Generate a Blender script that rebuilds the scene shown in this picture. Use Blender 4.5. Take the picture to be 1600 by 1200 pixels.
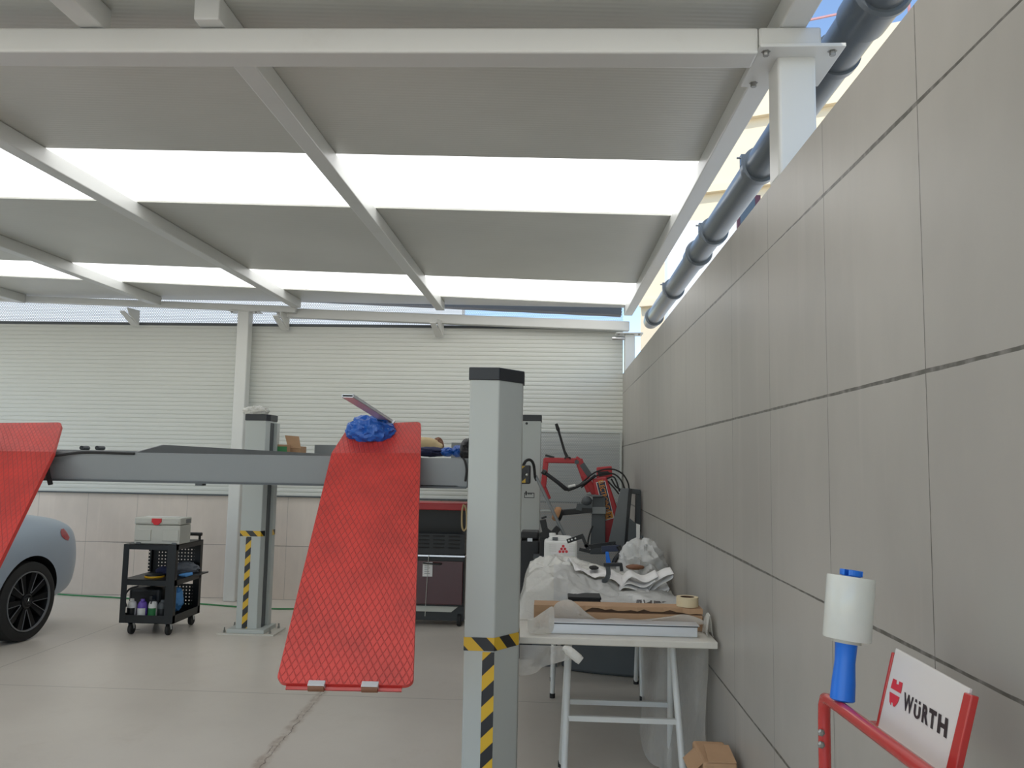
import bpy, bmesh, math, random
from mathutils import Vector, Matrix, noise
random.seed(7)
for o in list(bpy.data.objects): bpy.data.objects.remove(o)
SC = bpy.context.scene
COL = SC.collection
PI = math.pi

# ------------------------------------------------------------------ camera
F_PX, PITCH, YAW, ROLL, CAM_H = 1260.8, .098, -.0505, .0181, 1.5875
_cy, _sy, _cp, _sp = math.cos(YAW), math.sin(YAW), math.cos(PITCH), math.sin(PITCH)
FWD = Vector((_sy*_cp, _cy*_cp, _sp)); _r = Vector((_cy, -_sy, 0)); _u = _r.cross(FWD)
RGT = _r*math.cos(ROLL) + _u*math.sin(ROLL); UPV = -_r*math.sin(ROLL) + _u*math.cos(ROLL)
EYE = Vector((0, 0, CAM_H))
cd = bpy.data.cameras.new('camera'); cam = bpy.data.objects.new('camera', cd); COL.objects.link(cam)
cd.sensor_fit = 'HORIZONTAL'; cd.sensor_width = 36; cd.lens = 36*F_PX/1600; cd.clip_start = .02; cd.clip_end = 300
cam.matrix_world = Matrix(((RGT.x, UPV.x, -FWD.x, 0), (RGT.y, UPV.y, -FWD.y, 0), (RGT.z, UPV.z, -FWD.z, CAM_H), (0, 0, 0, 1)))
SC.camera = cam

# ------------------------------------------------------------------ sky, sun, exposure
SC.view_settings.view_transform = 'Standard'; SC.view_settings.look = 'None'
SC.view_settings.exposure = -0.02; SC.view_settings.gamma = 1; SC.view_settings.use_curve_mapping = False
W = bpy.data.worlds.new('world'); SC.world = W; W.use_nodes = True
nt = W.node_tree; bg = nt.nodes['Background']
sky = nt.nodes.new('ShaderNodeTexSky'); sky.sky_type = 'NISHITA'; sky.sun_disc = False
sky.sun_elevation = math.radians(52); sky.sun_rotation = math.radians(205); sky.air_density = 1.0; sky.dust_density = .3; sky.ozone_density = 2.0
nt.links.new(sky.outputs[0], bg.inputs[0]); bg.inputs[1].default_value = .27
sd = bpy.data.lights.new('sun', 'SUN'); sun = bpy.data.objects.new('sun', sd); COL.objects.link(sun)
sd.energy = 3.4; sd.angle = math.radians(.53); sd.color = (1, .95, .86)
sun.rotation_euler = Vector((.45, .62, -1.0)).to_track_quat('-Z', 'Y').to_euler()
SKYLIGHT = 1.9      # daylight coming through the translucent roof panels

# ------------------------------------------------------------------ pixel -> place
def ray(x, y): return FWD + RGT*((x-800)/F_PX) - UPV*((y-600)/F_PX)
def at(x, y, Y): d = ray(x, y); return EYE + d*(Y/d.y)
def atZ(x, y, Z): d = ray(x, y); return EYE + d*((Z-CAM_H)/d.z)
def atX(x, y, X): d = ray(x, y); return EYE + d*(X/d.x)

# ------------------------------------------------------------------ materials
def lin(c):
    if isinstance(c, str):
        c = [int(c[i:i+2], 16)/255 for i in (0, 2, 4)]
    return tuple((v/12.92 if v <= .04045 else ((v+.055)/1.055)**2.4) for v in c) + (1,)
class NT:
    def __init__(s, name):
        s.m = bpy.data.materials.new(name); s.m.use_nodes = True; s.t = s.m.node_tree
        s.b = s.t.nodes['Principled BSDF']; s.out = s.t.nodes['Material Output']
    def new(s, typ, **kw):
        n = s.t.nodes.new(typ)
        for k, v in kw.items(): setattr(n, k, v)
        return n
    def put(s, sock, v):
        if hasattr(v, 'links') or isinstance(v, bpy.types.NodeSocket): s.t.links.new(v, sock)
        else: sock.default_value = v
    def math(s, op, a, b=0.0, c=None):
        n = s.new('ShaderNodeMath', operation=op); s.put(n.inputs[0], a); s.put(n.inputs[1], b)
        if c is not None: s.put(n.inputs[2], c)
        return n.outputs[0]
    def xyz(s, kind='Object'):
        tc = s.new('ShaderNodeTexCoord'); sp = s.new('ShaderNodeSeparateXYZ'); s.t.links.new(tc.outputs[kind], sp.inputs[0])
        return tc.outputs[kind], sp.outputs
    def noise(s, scale, detail=3, rough=.5, vec=None, stretch=None, dist=0):
        n = s.new('ShaderNodeTexNoise'); n.inputs['Scale'].default_value = scale; n.inputs['Detail'].default_value = detail
        n.inputs['Roughness'].default_value = rough; n.inputs['Distortion'].default_value = dist
        if vec is None: vec = s.xyz()[0]
        if stretch:
            mp = s.new('ShaderNodeMapping'); mp.inputs['Scale'].default_value = stretch; s.t.links.new(vec, mp.inputs[0]); vec = mp.outputs[0]
        s.t.links.new(vec, n.inputs['Vector']); return n.outputs[0]
    def mix(s, f, a, b):
        n = s.new('ShaderNodeMix', data_type='RGBA'); s.put(n.inputs['Factor'], f); s.put(n.inputs[6], a); s.put(n.inputs[7], b)
        return n.outputs[2]
    def ramp(s, f, p0, p1):
        n = s.new('ShaderNodeMapRange'); n.interpolation_type = 'SMOOTHSTEP'; s.put(n.inputs[0], f); n.inputs[1].default_value = p0; n.inputs[2].default_value = p1
        return n.outputs[0]
    def bump(s, h, strength=.3, dist=.01):
        n = s.new('ShaderNodeBump'); n.inputs['Strength'].default_value = strength; n.inputs['Distance'].default_value = dist
        s.put(n.inputs['Height'], h); s.t.links.new(n.outputs[0], s.b.inputs['Normal']); return n
    def base(s, col, rough=.5, metal=0, spec=.5):
        s.put(s.b.inputs['Base Color'], col); s.put(s.b.inputs['Roughness'], rough); s.put(s.b.inputs['Metallic'], metal)
        s.b.inputs['Specular IOR Level'].default_value = spec
    def alpha(s, mask):   # mask 1 = solid
        tr = s.new('ShaderNodeBsdfTransparent'); mx = s.new('ShaderNodeMixShader'); s.put(mx.inputs[0], mask)
        s.t.links.new(tr.outputs[0], mx.inputs[1]); s.t.links.new(s.b.outputs[0], mx.inputs[2]); s.t.links.new(mx.outputs[0], s.out.inputs[0])

def mat(name, col, rough=.5, metal=0, var=.08, scale=6, bump=0, bscale=80, spec=.5, coat=0, dirt=None):
    n = NT(name); c = lin(col); d = tuple(v*(1-var) for v in c[:3])+(1,); e = tuple(min(1, v*(1+var)) for v in c[:3])+(1,)
    cc = n.mix(n.noise(scale, 4), d, e)
    if dirt: cc = n.mix(n.math('MULTIPLY', n.ramp(n.noise(scale*.7, 6, .65), .55, .8), dirt[1]), cc, lin(dirt[0]))
    n.base(cc, rough, metal, spec)
    if coat: n.b.inputs['Coat Weight'].default_value = coat; n.b.inputs['Coat Roughness'].default_value = .1
    if bump: n.bump(n.noise(bscale, 3), bump, .004)
    return n.m
def line(n, v, period, offset, half):
    """1 on lines at offset + k*period (half width `half`, metres)"""
    t = n.math('DIVIDE', n.math('SUBTRACT', v, offset), period)
    t = n.math('ABSOLUTE', n.math('SUBTRACT', t, n.math('ROUND', t)))
    d = n.math('MULTIPLY', t, period)
    return n.math('SUBTRACT', 1.0, n.ramp(d, half*.7, half*1.3))
TILE_W, TILE_Y0, WALL_X, BACK_Y = .621, 1.7632, .80, 9.25

def make_tile(name, axis, off, col, tw, dark, streak=0):
    n = NT(name); vec, o = n.xyz(); u = o[axis]; z = o[2]
    hz = n.math('ADD', z, n.math('MULTIPLY', n.math('SUBTRACT', n.noise(14, 3), .5), .003))
    jl = n.math('MULTIPLY', n.noise(1.1, 1), .0105)
    tz = n.math('DIVIDE', hz, .6); dz = n.math('MULTIPLY', n.math('ABSOLUTE', n.math('SUBTRACT', tz, n.math('ROUND', tz))), .6)
    jh = n.math('SUBTRACT', 1.0, n.ramp(n.math('SUBTRACT', dz, n.math('MAXIMUM', n.math('SUBTRACT', jl, .0012), .0008)), 0, .0012))
    jv = n.math('MULTIPLY', line(n, u, tw, off, .0018), .95)
    j = n.math('MAXIMUM', jh, jv)
    c = lin(col); c2 = tuple(v*.84 for v in c[:3])+(1,); c3 = tuple(min(1, v*1.16) for v in c[:3])+(1,)
    cloud = n.noise(1.6, 6, .6, stretch=(1, 1, .55)); cc = n.mix(n.ramp(cloud, .3, .7), c2, c)
    st = (9, 9, .5)
    cc = n.mix(n.math('MULTIPLY', n.ramp(n.noise(1.0, 4, .6, stretch=st), .54, .74), .30), cc, c3)
    # each tile its own slight shade
    wn = n.new('ShaderNodeTexWhiteNoise'); wn.noise_dimensions = '2D'; cv = n.new('ShaderNodeCombineXYZ')
    n.put(cv.inputs[0], n.math('FLOOR', n.math('DIVIDE', n.math('SUBTRACT', u, off), tw))); n.put(cv.inputs[1], n.math('FLOOR', n.math('DIVIDE', z, .6)))
    n.t.links.new(cv.outputs[0], wn.inputs['Vector'])
    cc = n.mix(n.math('MULTIPLY', wn.outputs[0], .16), cc, c2)
    gr = n.mix(n.ramp(n.noise(25, 4), .4, .7), lin(dark), tuple(v*.5 for v in c[:3])+(1,))
    cc = n.mix(j, cc, gr)
    n.base(cc, n.math('ADD', .33, n.math('MULTIPLY', cloud, .14)), 0, .4)
    n.bump(n.math('SUBTRACT', n.math('MULTIPLY', n.noise(5, 3), .05), j), .25, .003)
    return n.m
M = {}
M['tile_right'] = make_tile('grey_wall_tile', 1, TILE_Y0, 'aeaaa3', TILE_W, '55534c', 1)
M['tile_back'] = make_tile('pale_wall_tile', 0, -6.45+.59*.82, 'dacec2', .59, '8d8880')

def make_floor():
    n = NT('grey_epoxy_floor'); vec, o = n.xyz(); x, y = o[0], o[1]
    cc = n.mix(n.ramp(n.noise(.55, 5, .6), .3, .7), lin('c8c0b5'), lin('d6cfc4'))
    cc = n.mix(n.math('MULTIPLY', n.ramp(n.noise(2.2, 6, .7), .52, .75), .30), cc, lin('b3a899'))
    jy = n.math('SUBTRACT', y, n.math('ADD', 5.585, n.math('MULTIPLY', n.math('SUBTRACT', n.noise(1.3, 2), .5), .02)))
    j1 = n.math('SUBTRACT', 1.0, n.ramp(n.math('ABSOLUTE', jy), .002, .006))
    j2 = n.math('SUBTRACT', 1.0, n.ramp(n.math('ABSOLUTE', n.math('ADD', x, 4.1)), .002, .006))
    j2 = n.math('MULTIPLY', j2, n.math('GREATER_THAN', y, 5.6))
    cc = n.mix(n.math('MULTIPLY', n.math('MAXIMUM', j1, j2), .6), cc, lin('6b675f'))
    # repaired crack running towards the camera
    a = atZ(402, 1200, 0); b = atZ(500, 1085, 0); d = (b-a).normalized()
    nx, ny = d.y, -d.x
    s = n.math('ADD', n.math('MULTIPLY', n.math('SUBTRACT', x, a.x), nx), n.math('MULTIPLY', n.math('SUBTRACT', y, a.y), ny))
    along = n.math('ADD', n.math('MULTIPLY', n.math('SUBTRACT', x, a.x), d.x), n.math('MULTIPLY', n.math('SUBTRACT', y, a.y), d.y))
    L = (b-a).length
    s = n.math('ADD', s, n.math('MULTIPLY', n.math('SUBTRACT', n.noise(7, 4, .65), .5), .075))
    fade = n.math('MULTIPLY', n.math('SUBTRACT', 1.0, n.ramp(along, L*.9, L*1.25)), n.ramp(along, -3.2, -2.6))
    band = n.math('MULTIPLY', n.math('SUBTRACT', 1.0, n.ramp(n.math('ABSOLUTE', s), .015, .05)), fade)
    band = n.math('MULTIPLY', band, n.ramp(n.noise(9, 5, .7), .3, .6))
    cc = n.mix(n.math('MULTIPLY', band, .6), cc, lin('97826f'))
    c1 = n.math('MULTIPLY', n.math('SUBTRACT', 1.0, n.ramp(n.math('ABSOLUTE', n.math('SUBTRACT', s, .012)), .001, .006)), n.math('MULTIPLY', fade, n.ramp(n.noise(4, 3), .4, .55)))
    c2 = n.math('MULTIPLY', n.math('SUBTRACT', 1.0, n.ramp(n.math('ABSOLUTE', n.math('ADD', s, .018)), .001, .005)), n.math('MULTIPLY', fade, n.ramp(n.noise(5, 3, .5, stretch=(1.3, 1, 1)), .48, .6)))
    cr = n.math('MAXIMUM', c1, c2)
    cc = n.mix(n.math('MULTIPLY', cr, .8), cc, lin('5a4a3e'))
    sp = n.ramp(n.noise(3.3, 2, .4, stretch=(1, .8, 1)), .79, .81)
    cc = n.mix(sp, cc, lin('4a4845'))
    n.base(cc, n.math('ADD', .24, n.math('MULTIPLY', n.noise(1.5, 4), .16)), 0, .45)
    n.bump(n.math('SUBTRACT', n.math('MULTIPLY', n.noise(3, 2), .1), n.math('MAXIMUM', cr, n.math('MAXIMUM', j1, j2))), .15, .004)
    return n.m
M['floor'] = make_floor()
def make_ceiling():
    n = NT('grey_sandwich_panel'); vec, o = n.xyz()
    cc = n.mix(n.ramp(n.noise(.8, 4), .3, .7), lin('c5c5bd'), lin('cfcfc7')); n.base(cc, .34, 0, .5)
    w = n.math('SINE', n.math('MULTIPLY', n.math('SUBTRACT', o[1], n.math('MULTIPLY', o[0], .05)), 2*PI/.028))
    n.bump(w, .22, .0015); return n.m
M['ceiling'] = make_ceiling()
def make_skylight():
    n = NT('translucent_roof_panel'); n.base(lin('f4f4f2'), .4)
    w = n.noise(1.2, 2)
    n.put(n.b.inputs['Emission Color'], n.mix(w, (.97, .985, 1, 1), (1, 1, .99, 1))); n.b.inputs['Emission Strength'].default_value = SKYLIGHT
    return n.m
M['skylight'] = make_skylight()
def make_perf(name, col, pitch, r, plane=(0, 2), rough=.4, metal=.3, alpha_only=None):
    """sheet with round holes on a staggered grid (square cell pitch, centred extra hole)"""
    n = NT(name); vec, o = n.xyz(); u, v = o[plane[0]], o[plane[1]]
    def hole(ou, ov):
        a = n.math('DIVIDE', n.math('ADD', u, ou), pitch); b = n.math('DIVIDE', n.math('ADD', v, ov), pitch*1.732)
        a = n.math('SUBTRACT', a, n.math('ROUND', a)); b = n.math('MULTIPLY', n.math('SUBTRACT', b, n.math('ROUND', b)), 1.732)
        return n.math('SQRT', n.math('ADD', n.math('MULTIPLY', a, a), n.math('MULTIPLY', b, b)))
    d = n.math('MINIMUM', hole(0, 0), hole(pitch/2, pitch*.866))
    n.base(lin(col), rough, metal)
    n.alpha(n.math('GREATER_THAN', d, r/pitch)); return n.m
M['mesh_strip'] = make_perf('dark_perforated_strip', '55575b', .021, .0092)
M['mesh_panel'] = make_perf('grey_perforated_panel', 'b4b8b8', .020, .0066, metal=0)
def make_peg():
    n = NT('black_pegboard'); vec, o = n.xyz('UV'); p = .032
    def ax(v):
        a = n.math('DIVIDE', v, p); a = n.math('SUBTRACT', a, n.math('ROUND', a)); return n.math('MULTIPLY', a, p)
    a, b = ax(o[0]), ax(o[1]); d = n.math('SQRT', n.math('ADD', n.math('MULTIPLY', a, a), n.math('MULTIPLY', b, b)))
    n.base(lin('1c1e20'), .45, .2); n.alpha(n.math('GREATER_THAN', d, .0062)); return n.m
M['pegboard'] = make_peg()
def make_stripes():
    n = NT('yellow_black_hazard_tape'); vec, o = n.xyz('UV')
    t = n.math('FRACT', n.math('ADD', n.math('DIVIDE', n.math('ADD', o[0], o[1]), .135), .1))
    n.base(n.mix(n.math('GREATER_THAN', t, .5), lin('232325'), lin('dcb22c')), .35); return n.m
M['hazard'] = make_stripes()
def make_ramp_red():
    n = NT('red_expanded_metal_tread'); vec, o = n.xyz('UV')
    wob = n.math('MULTIPLY', n.math('SUBTRACT', n.noise(6, 2, .5, vec), .5), .006)
    u = n.math('ADD', o[0], wob); v = o[1]
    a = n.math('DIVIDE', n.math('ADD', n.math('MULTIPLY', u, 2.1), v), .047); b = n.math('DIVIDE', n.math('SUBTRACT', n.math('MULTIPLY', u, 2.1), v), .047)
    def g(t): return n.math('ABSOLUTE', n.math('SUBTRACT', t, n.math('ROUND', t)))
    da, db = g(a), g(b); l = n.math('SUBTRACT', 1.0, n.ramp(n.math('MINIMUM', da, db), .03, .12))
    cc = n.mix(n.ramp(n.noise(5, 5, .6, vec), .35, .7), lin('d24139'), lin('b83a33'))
    cc = n.mix(n.math('MULTIPLY', l, n.math('ADD', .12, n.math('MULTIPLY', n.noise(4, 3, .5, vec), .55))), cc, lin('6e1d18'))  # crease shading along the tread lines, painted as a darker red
    n.base(cc, .42, 0, .45); n.bump(n.math('MULTIPLY', l, -1.0), .6, .004); return n.m
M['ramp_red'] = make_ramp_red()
M['steel_white'] = mat('white_painted_steel', 'd6d7d3', .35, var=.03, scale=3, dirt=('b9b4aa', .35))
M['shutter'] = mat('white_ribbed_cladding', 'cfd1cb', .38, var=.03, scale=1.5)
M['lift_grey'] = mat('light_grey_lift_paint', 'bbc0bc', .42, var=.03, scale=3)
M['beam_grey'] = mat('mid_grey_lift_paint', '7c8081', .4, var=.05, scale=3)
M['dark_grey'] = mat('dark_grey_paint', '4b5053', .45, var=.08)
M['runway_grey'] = mat('runway_grey_paint', '6a6e70', .45, var=.08)
M['cap_black'] = mat('blue_black_plastic', '20242b', .4, var=.06)
M['black'] = mat('black_plastic', '1b1c1e', .42, var=.1)
M['black_metal'] = mat('black_powder_coat', '1e2022', .4, metal=.2, var=.1)
M['rubber'] = mat('black_rubber', '232323', .75, var=.1, bump=.1)
M['pipe'] = mat('dark_grey_pvc', '62686b', .3, var=.05, scale=2, spec=.4)
M['bolt'] = mat('galvanised_bolt', '9a9a96', .35, metal=.8, var=.12, scale=40)
M['alu'] = mat('bare_aluminium', 'd2d5d9', .36, metal=.5, var=.05, scale=4)
M['chrome'] = mat('polished_steel', 'd8d8d8', .16, metal=1)
M['red'] = mat('red_enamel', 'b3261f', .32, var=.08, scale=5, coat=.3)
M['red_machine'] = mat('machine_red_enamel', 'b42a30', .38, var=.08, scale=8)
M['dark_red'] = mat('dark_red_enamel', '47161a', .3, var=.08, coat=.3)
M['tube_red'] = mat('glossy_red_tube', 'b7302d', .25, var=.06, coat=.4)
M['cardboard'] = mat('brown_cardboard', 'b08d6c', .8, var=.1, scale=12, bump=.1)
M['cardboard_dark'] = mat('cardboard_inside', '5b4534', .85, var=.1)
M['table_white'] = mat('scuffed_white_laminate', 'd2cec4', .45, var=.04, dirt=('a79d8d', .5))
M['tape'] = mat('cream_masking_tape', 'd6c5a2', .7, var=.04)
M['paper'] = mat('white_paper', 'e6e4e2', .7, var=.03)
M['blue'] = mat('blue_plastic', '1a70d8', .35, var=.05)
M['glove_blue'] = mat('blue_nitrile', '5b9fe0', .45, var=.15)
M['car_paint'] = mat('matte_grey_blue_paint', 'a3b0be', .34, metal=.2, var=.02, coat=.15)
M['machined'] = mat('machined_grey_edge', '8b8d90', .35, metal=.5, var=.05)
M['tail'] = mat('red_tail_lamp', 'a8252f', .15, var=.1, coat=.6)
M['glass_dark'] = mat('tinted_glass', '3b4348', .08, var=.02, spec=.8)
M['rim_dark'] = mat('gloss_black_rim', '17181a', .25, var=.05)
M['tan'] = mat('tan_rubber', 'b98a62', .7)
M['grey_plastic'] = mat('light_grey_case_plastic', 'bdbdb4', .5, var=.02)
M['latch_red'] = mat('bright_red_latch', 'd3232b', .4)
M['yellow'] = mat('yellow_plastic', 'd3a31f', .45)
M['green'] = mat('green_hose_rubber', '2f7d45', .5)
M['purple'] = mat('violet_plastic', '6c4fb0', .4)
M['white_plastic'] = mat('white_plastic', 'e2e2de', .4, var=.03)
M['navy'] = mat('navy_sign', '1c2744', .4)
M['orange'] = mat('orange_sign', 'd0882c', .4)
M['white_sign'] = mat('white_acrylic', 'd9d5d1', .3, var=.02)
M['ink'] = mat('dark_brown_ink', '2f2626', .5)
M['ink_red'] = mat('red_ink', 'd0323a', .45)
M['facade'] = mat('cream_facade', 'e6d6b8', .8, var=.03, scale=2)
M['neighbour'] = mat('white_render', 'f0efec', .8, var=.03)
M['brick'] = mat('terracotta_ledge', 'b59274', .8, var=.15, scale=9)
M['rail'] = mat('pink_railing', 'c08a8a', .5)
M['outside_ground'] = mat('pale_concrete_yard', 'bdb8ad', .85)
M['grey_cloth'] = mat('grey_cloth', '6c7076', .9, var=.15, scale=30, bump=.2)
M['navy_cloth'] = mat('navy_cloth', '2b3050', .9, var=.15, scale=30, bump=.2)
M['beige_cloth'] = mat('beige_cloth', 'c8b288', .9, var=.12, scale=30, bump=.2)
M['brown_cloth'] = mat('brown_leather', '7b5138', .6, var=.12)
def make_bluebag():
    n = NT('blue_plastic_bag'); vec, o = n.xyz()
    m = n.ramp(n.noise(55, 5, .7, dist=1.5), .60, .66)
    n.base(n.mix(n.math('MULTIPLY', m, .55), n.mix(n.noise(14, 3), lin('11489c'), lin('2468c4')), lin('8fb6e6')), .28)
    n.bump(n.noise(40, 4, .6), .5, .01); return n.m
M['blue_bag'] = make_bluebag()
def make_film(name, col, alpha, rough=.25, bmp=.6):
    n = NT(name); n.base(n.mix(n.noise(9, 4, .6), lin(col), tuple(min(1, v*1.08) for v in lin(col)[:3])+(1,)), rough, 0, .5)
    tl = n.new('ShaderNodeBsdfTranslucent'); tl.inputs[0].default_value = lin(col)
    mx = n.new('ShaderNodeMixShader'); mx.inputs[0].default_value = .35
    n.t.links.new(n.b.outputs[0], mx.inputs[1]); n.t.links.new(tl.outputs[0], mx.inputs[2])
    tr = n.new('ShaderNodeBsdfTransparent'); m2 = n.new('ShaderNodeMixShader')
    n.put(m2.inputs[0], n.math('ADD', alpha-.06, n.math('MULTIPLY', n.noise(12, 4, .6), .12)))
    n.t.links.new(tr.outputs[0], m2.inputs[1]); n.t.links.new(mx.outputs[0], m2.inputs[2]); n.t.links.new(m2.outputs[0], n.out.inputs[0])
    n.bump(n.noise(24, 6, .7, dist=.6), bmp, .02); n.b.inputs['Coat Weight'].default_value = .4; n.b.inputs['Coat Roughness'].default_value = .08; return n.m
M['film'] = make_film('milky_plastic_film', 'f4f3ed', .93, .13)
M['film_white'] = make_film('white_plastic_sheet', 'e2e2e0', .95, .4)
M['film_thin'] = make_film('thin_clear_film', 'e2ded6', .58, .2)
M['film_fold'] = make_film('folded_clear_film', 'e8e5dd', .72, .15)
M['film_roll'] = make_film('stretch_film_roll', 'eceee8', .985, .16, .03)

# ------------------------------------------------------------------ mesh helpers
class MB:
    def __init__(s): s.v = []; s.f = []; s.mi = []; s.uv = []; s.cur = 0
    def add(s, vs, fs, uvs=None):
        b = len(s.v); s.v += [Vector(v) for v in vs]
        for k, f in enumerate(fs):
            s.f.append([b+i for i in f]); s.mi.append(s.cur); s.uv.append(uvs[k] if uvs else None)
        return s
    def mat(s, i): s.cur = i; return s
    def box(s, lo, hi, R=None, c=None):
        lo, hi = Vector(lo), Vector(hi)
        vs = [Vector((x, y, z)) for z in (lo.z, hi.z) for y in (lo.y, hi.y) for x in (lo.x, hi.x)]
        if R is not None:
            c = Vector(c) if c is not None else (lo+hi)/2
            vs = [R @ (v-c)+c for v in vs]
        return s.add(vs, [(0, 2, 3, 1), (4, 5, 7, 6), (0, 1, 5, 4), (2, 6, 7, 3), (0, 4, 6, 2), (1, 3, 7, 5)])
    def hexa(s, bottom, top):
        """solid between two matching polygons"""
        n = len(bottom); vs = list(bottom)+list(top)
        fs = [tuple(reversed(range(n))), tuple(range(n, 2*n))] + [(i, (i+1) % n, n+(i+1) % n, n+i) for i in range(n)]
        return s.add(vs, fs)
    def prism(s, poly, vec):
        vec = Vector(vec); p = [Vector(q) for q in poly]; return s.hexa(p, [q+vec for q in p])
    def bar(s, a, b, w, h, up=(0, 0, 1)):
        a, b = Vector(a), Vector(b); d = (b-a).normalized(); up = Vector(up)
        sd = d.cross(up); sd = sd.normalized() if sd.length > 1e-6 else Vector((1, 0, 0)); u = sd.cross(d)
        q = [sd*(-w/2)+u*(-h/2), sd*(w/2)+u*(-h/2), sd*(w/2)+u*(h/2), sd*(-w/2)+u*(h/2)]
        return s.hexa([a+k for k in q], [b+k for k in q])
    def tube(s, pts, r, seg=12, cap=True):
        pts = [Vector(p) for p in pts]; n = len(pts); rings = []; prev = None
        rr = r if isinstance(r, (list, tuple)) else [r]*n
        for i, p in enumerate(pts):
            d = (pts[min(i+1, n-1)]-pts[max(i-1, 0)]).normalized()
            if prev is None:
                u = d.orthogonal().normalized()
            else:
                u = prev-d*prev.dot(d); u = u.normalized() if u.length > 1e-6 else d.orthogonal().normalized()
            prev = u; w = d.cross(u)
            rings.append([p+(u*math.cos(2*PI*k/seg)+w*math.sin(2*PI*k/seg))*rr[i] for k in range(seg)])
        vs = [v for g in rings for v in g]; fs = []
        for i in range(n-1):
            for k in range(seg):
                a, b = i*seg+k, i*seg+(k+1) % seg; fs.append((a, b, b+seg, a+seg))
        if cap: fs += [tuple(reversed(range(seg))), tuple(range((n-1)*seg, n*seg))]
        return s.add(vs, fs)
    def lathe(s, prof, o=(0, 0, 0), axis=(0, 0, 1), seg=32, close=False):
        """prof = (radius, height) pairs turned about axis through o"""
        o = Vector(o); ax = Vector(axis).normalized(); u = ax.orthogonal().normalized(); w = ax.cross(u); vs = []; fs = []
        n = len(prof)
        for (r, h) in prof:
            for k in range(seg):
                a = 2*PI*k/seg; vs.append(o+ax*h+(u*math.cos(a)+w*math.sin(a))*r)
        m = n if close else n-1
        for i in range(m):
            j = (i+1) % n
            for k in range(seg): k2 = (k+1) % seg; fs.append((i*seg+k, i*seg+k2, j*seg+k2, j*seg+k))
        if not close: fs += [tuple(reversed(range(seg))), tuple(range((n-1)*seg, n*seg))]
        return s.add(vs, fs)
    def grid(s, fn, nu, nv):
        vs = [fn(i/nu, j/nv) for j in range(nv+1) for i in range(nu+1)]
        fs = [(j*(nu+1)+i, j*(nu+1)+i+1, (j+1)*(nu+1)+i+1, (j+1)*(nu+1)+i) for j in range(nv) for i in range(nu)]
        return s.add(vs, fs)
    def blob(s, c, r, amp=.25, freq=3, seed=0, nu=40, nv=24, flat=None, ridged=True):
        c = Vector(c); r = Vector(r)
        def fn(u, v):
            a, b = 2*PI*u, PI*v; d = Vector((math.sin(b)*math.cos(a), math.sin(b)*math.sin(a), math.cos(b)))
            q = d*freq+Vector((seed*3.7, seed*1.3, seed)); k = noise.noise(q); k2 = noise.noise(q*2.3)
            if ridged: k = .6-1.6*abs(k); k2 = .3-abs(k2)
            t = 1+amp*k+amp*.5*k2; p = Vector((d.x*r.x*t, d.y*r.y*t, d.z*r.z*t))
            if flat is not None: p.z = max(p.z, flat)
            return c+p
        return s.grid(fn, nu, nv)
    def build(s, name, m, parent=None, smooth=False, bevel=0, seg=2, solid=0, fix=True, org=None):
        me = bpy.data.meshes.new(name); o = bpy.data.objects.new(name, me); COL.objects.link(o)
        base = Vector((0, 0, 0))
        if parent is not None:
            q = parent
            while q is not None: base += Vector(q.location); q = q.parent
            o.parent = parent
        elif org is not None: base = Vector(org); o.location = base
        me.from_pydata([v-base for v in s.v], [], s.f)
        for k in (m if isinstance(m, (list, tuple)) else [m]): me.materials.append(M[k])
        for p, i in zip(me.polygons, s.mi): p.material_index = i; p.use_smooth = smooth
        if any(u for u in s.uv):
            uvl = me.uv_layers.new(name='UVMap'); k = 0
            for p, u in zip(me.polygons, s.uv):
                for j in range(p.loop_total):
                    uvl.data[p.loop_start+j].uv = u[j] if u else (0, 0)
        if fix:
            b = bmesh.new(); b.from_mesh(me)
            if not any(u for u in s.uv): bmesh.ops.remove_doubles(b, verts=b.verts, dist=1e-5)
            bmesh.ops.recalc_face_normals(b, faces=b.faces); b.to_mesh(me); b.free()
        if solid: d = o.modifiers.new('solid', 'SOLIDIFY'); d.thickness = solid; d.offset = 0
        if bevel:
            d = o.modifiers.new('bevel', 'BEVEL'); d.width = bevel; d.segments = seg; d.limit_method = 'ANGLE'; d.angle_limit = math.radians(35)
        if smooth: me.set_sharp_from_angle(angle=math.radians(42))
        return o
def tag(o, label=None, cat=None, group=None, kind=None):
    for k, v in (('label', label), ('category', cat), ('group', group), ('kind', kind)):
        if v: o[k] = v
    return o
def thing(name, label, cat, loc, group=None):
    o = bpy.data.objects.new(name, None); COL.objects.link(o); o.location = loc; o.empty_display_size = .1
    return tag(o, label, cat, group)
def struct(o, label=None): o['kind'] = 'structure'; return tag(o, label)
def dup(root, loc, label=None):
    r = root.copy(); COL.objects.link(r); r.location = loc
    if label: r['label'] = label
    for ch in list(root.children):
        c = ch.copy(); COL.objects.link(c); c.parent = r
        for g in list(ch.children): d = g.copy(); COL.objects.link(d); d.parent = c
    return r
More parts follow.
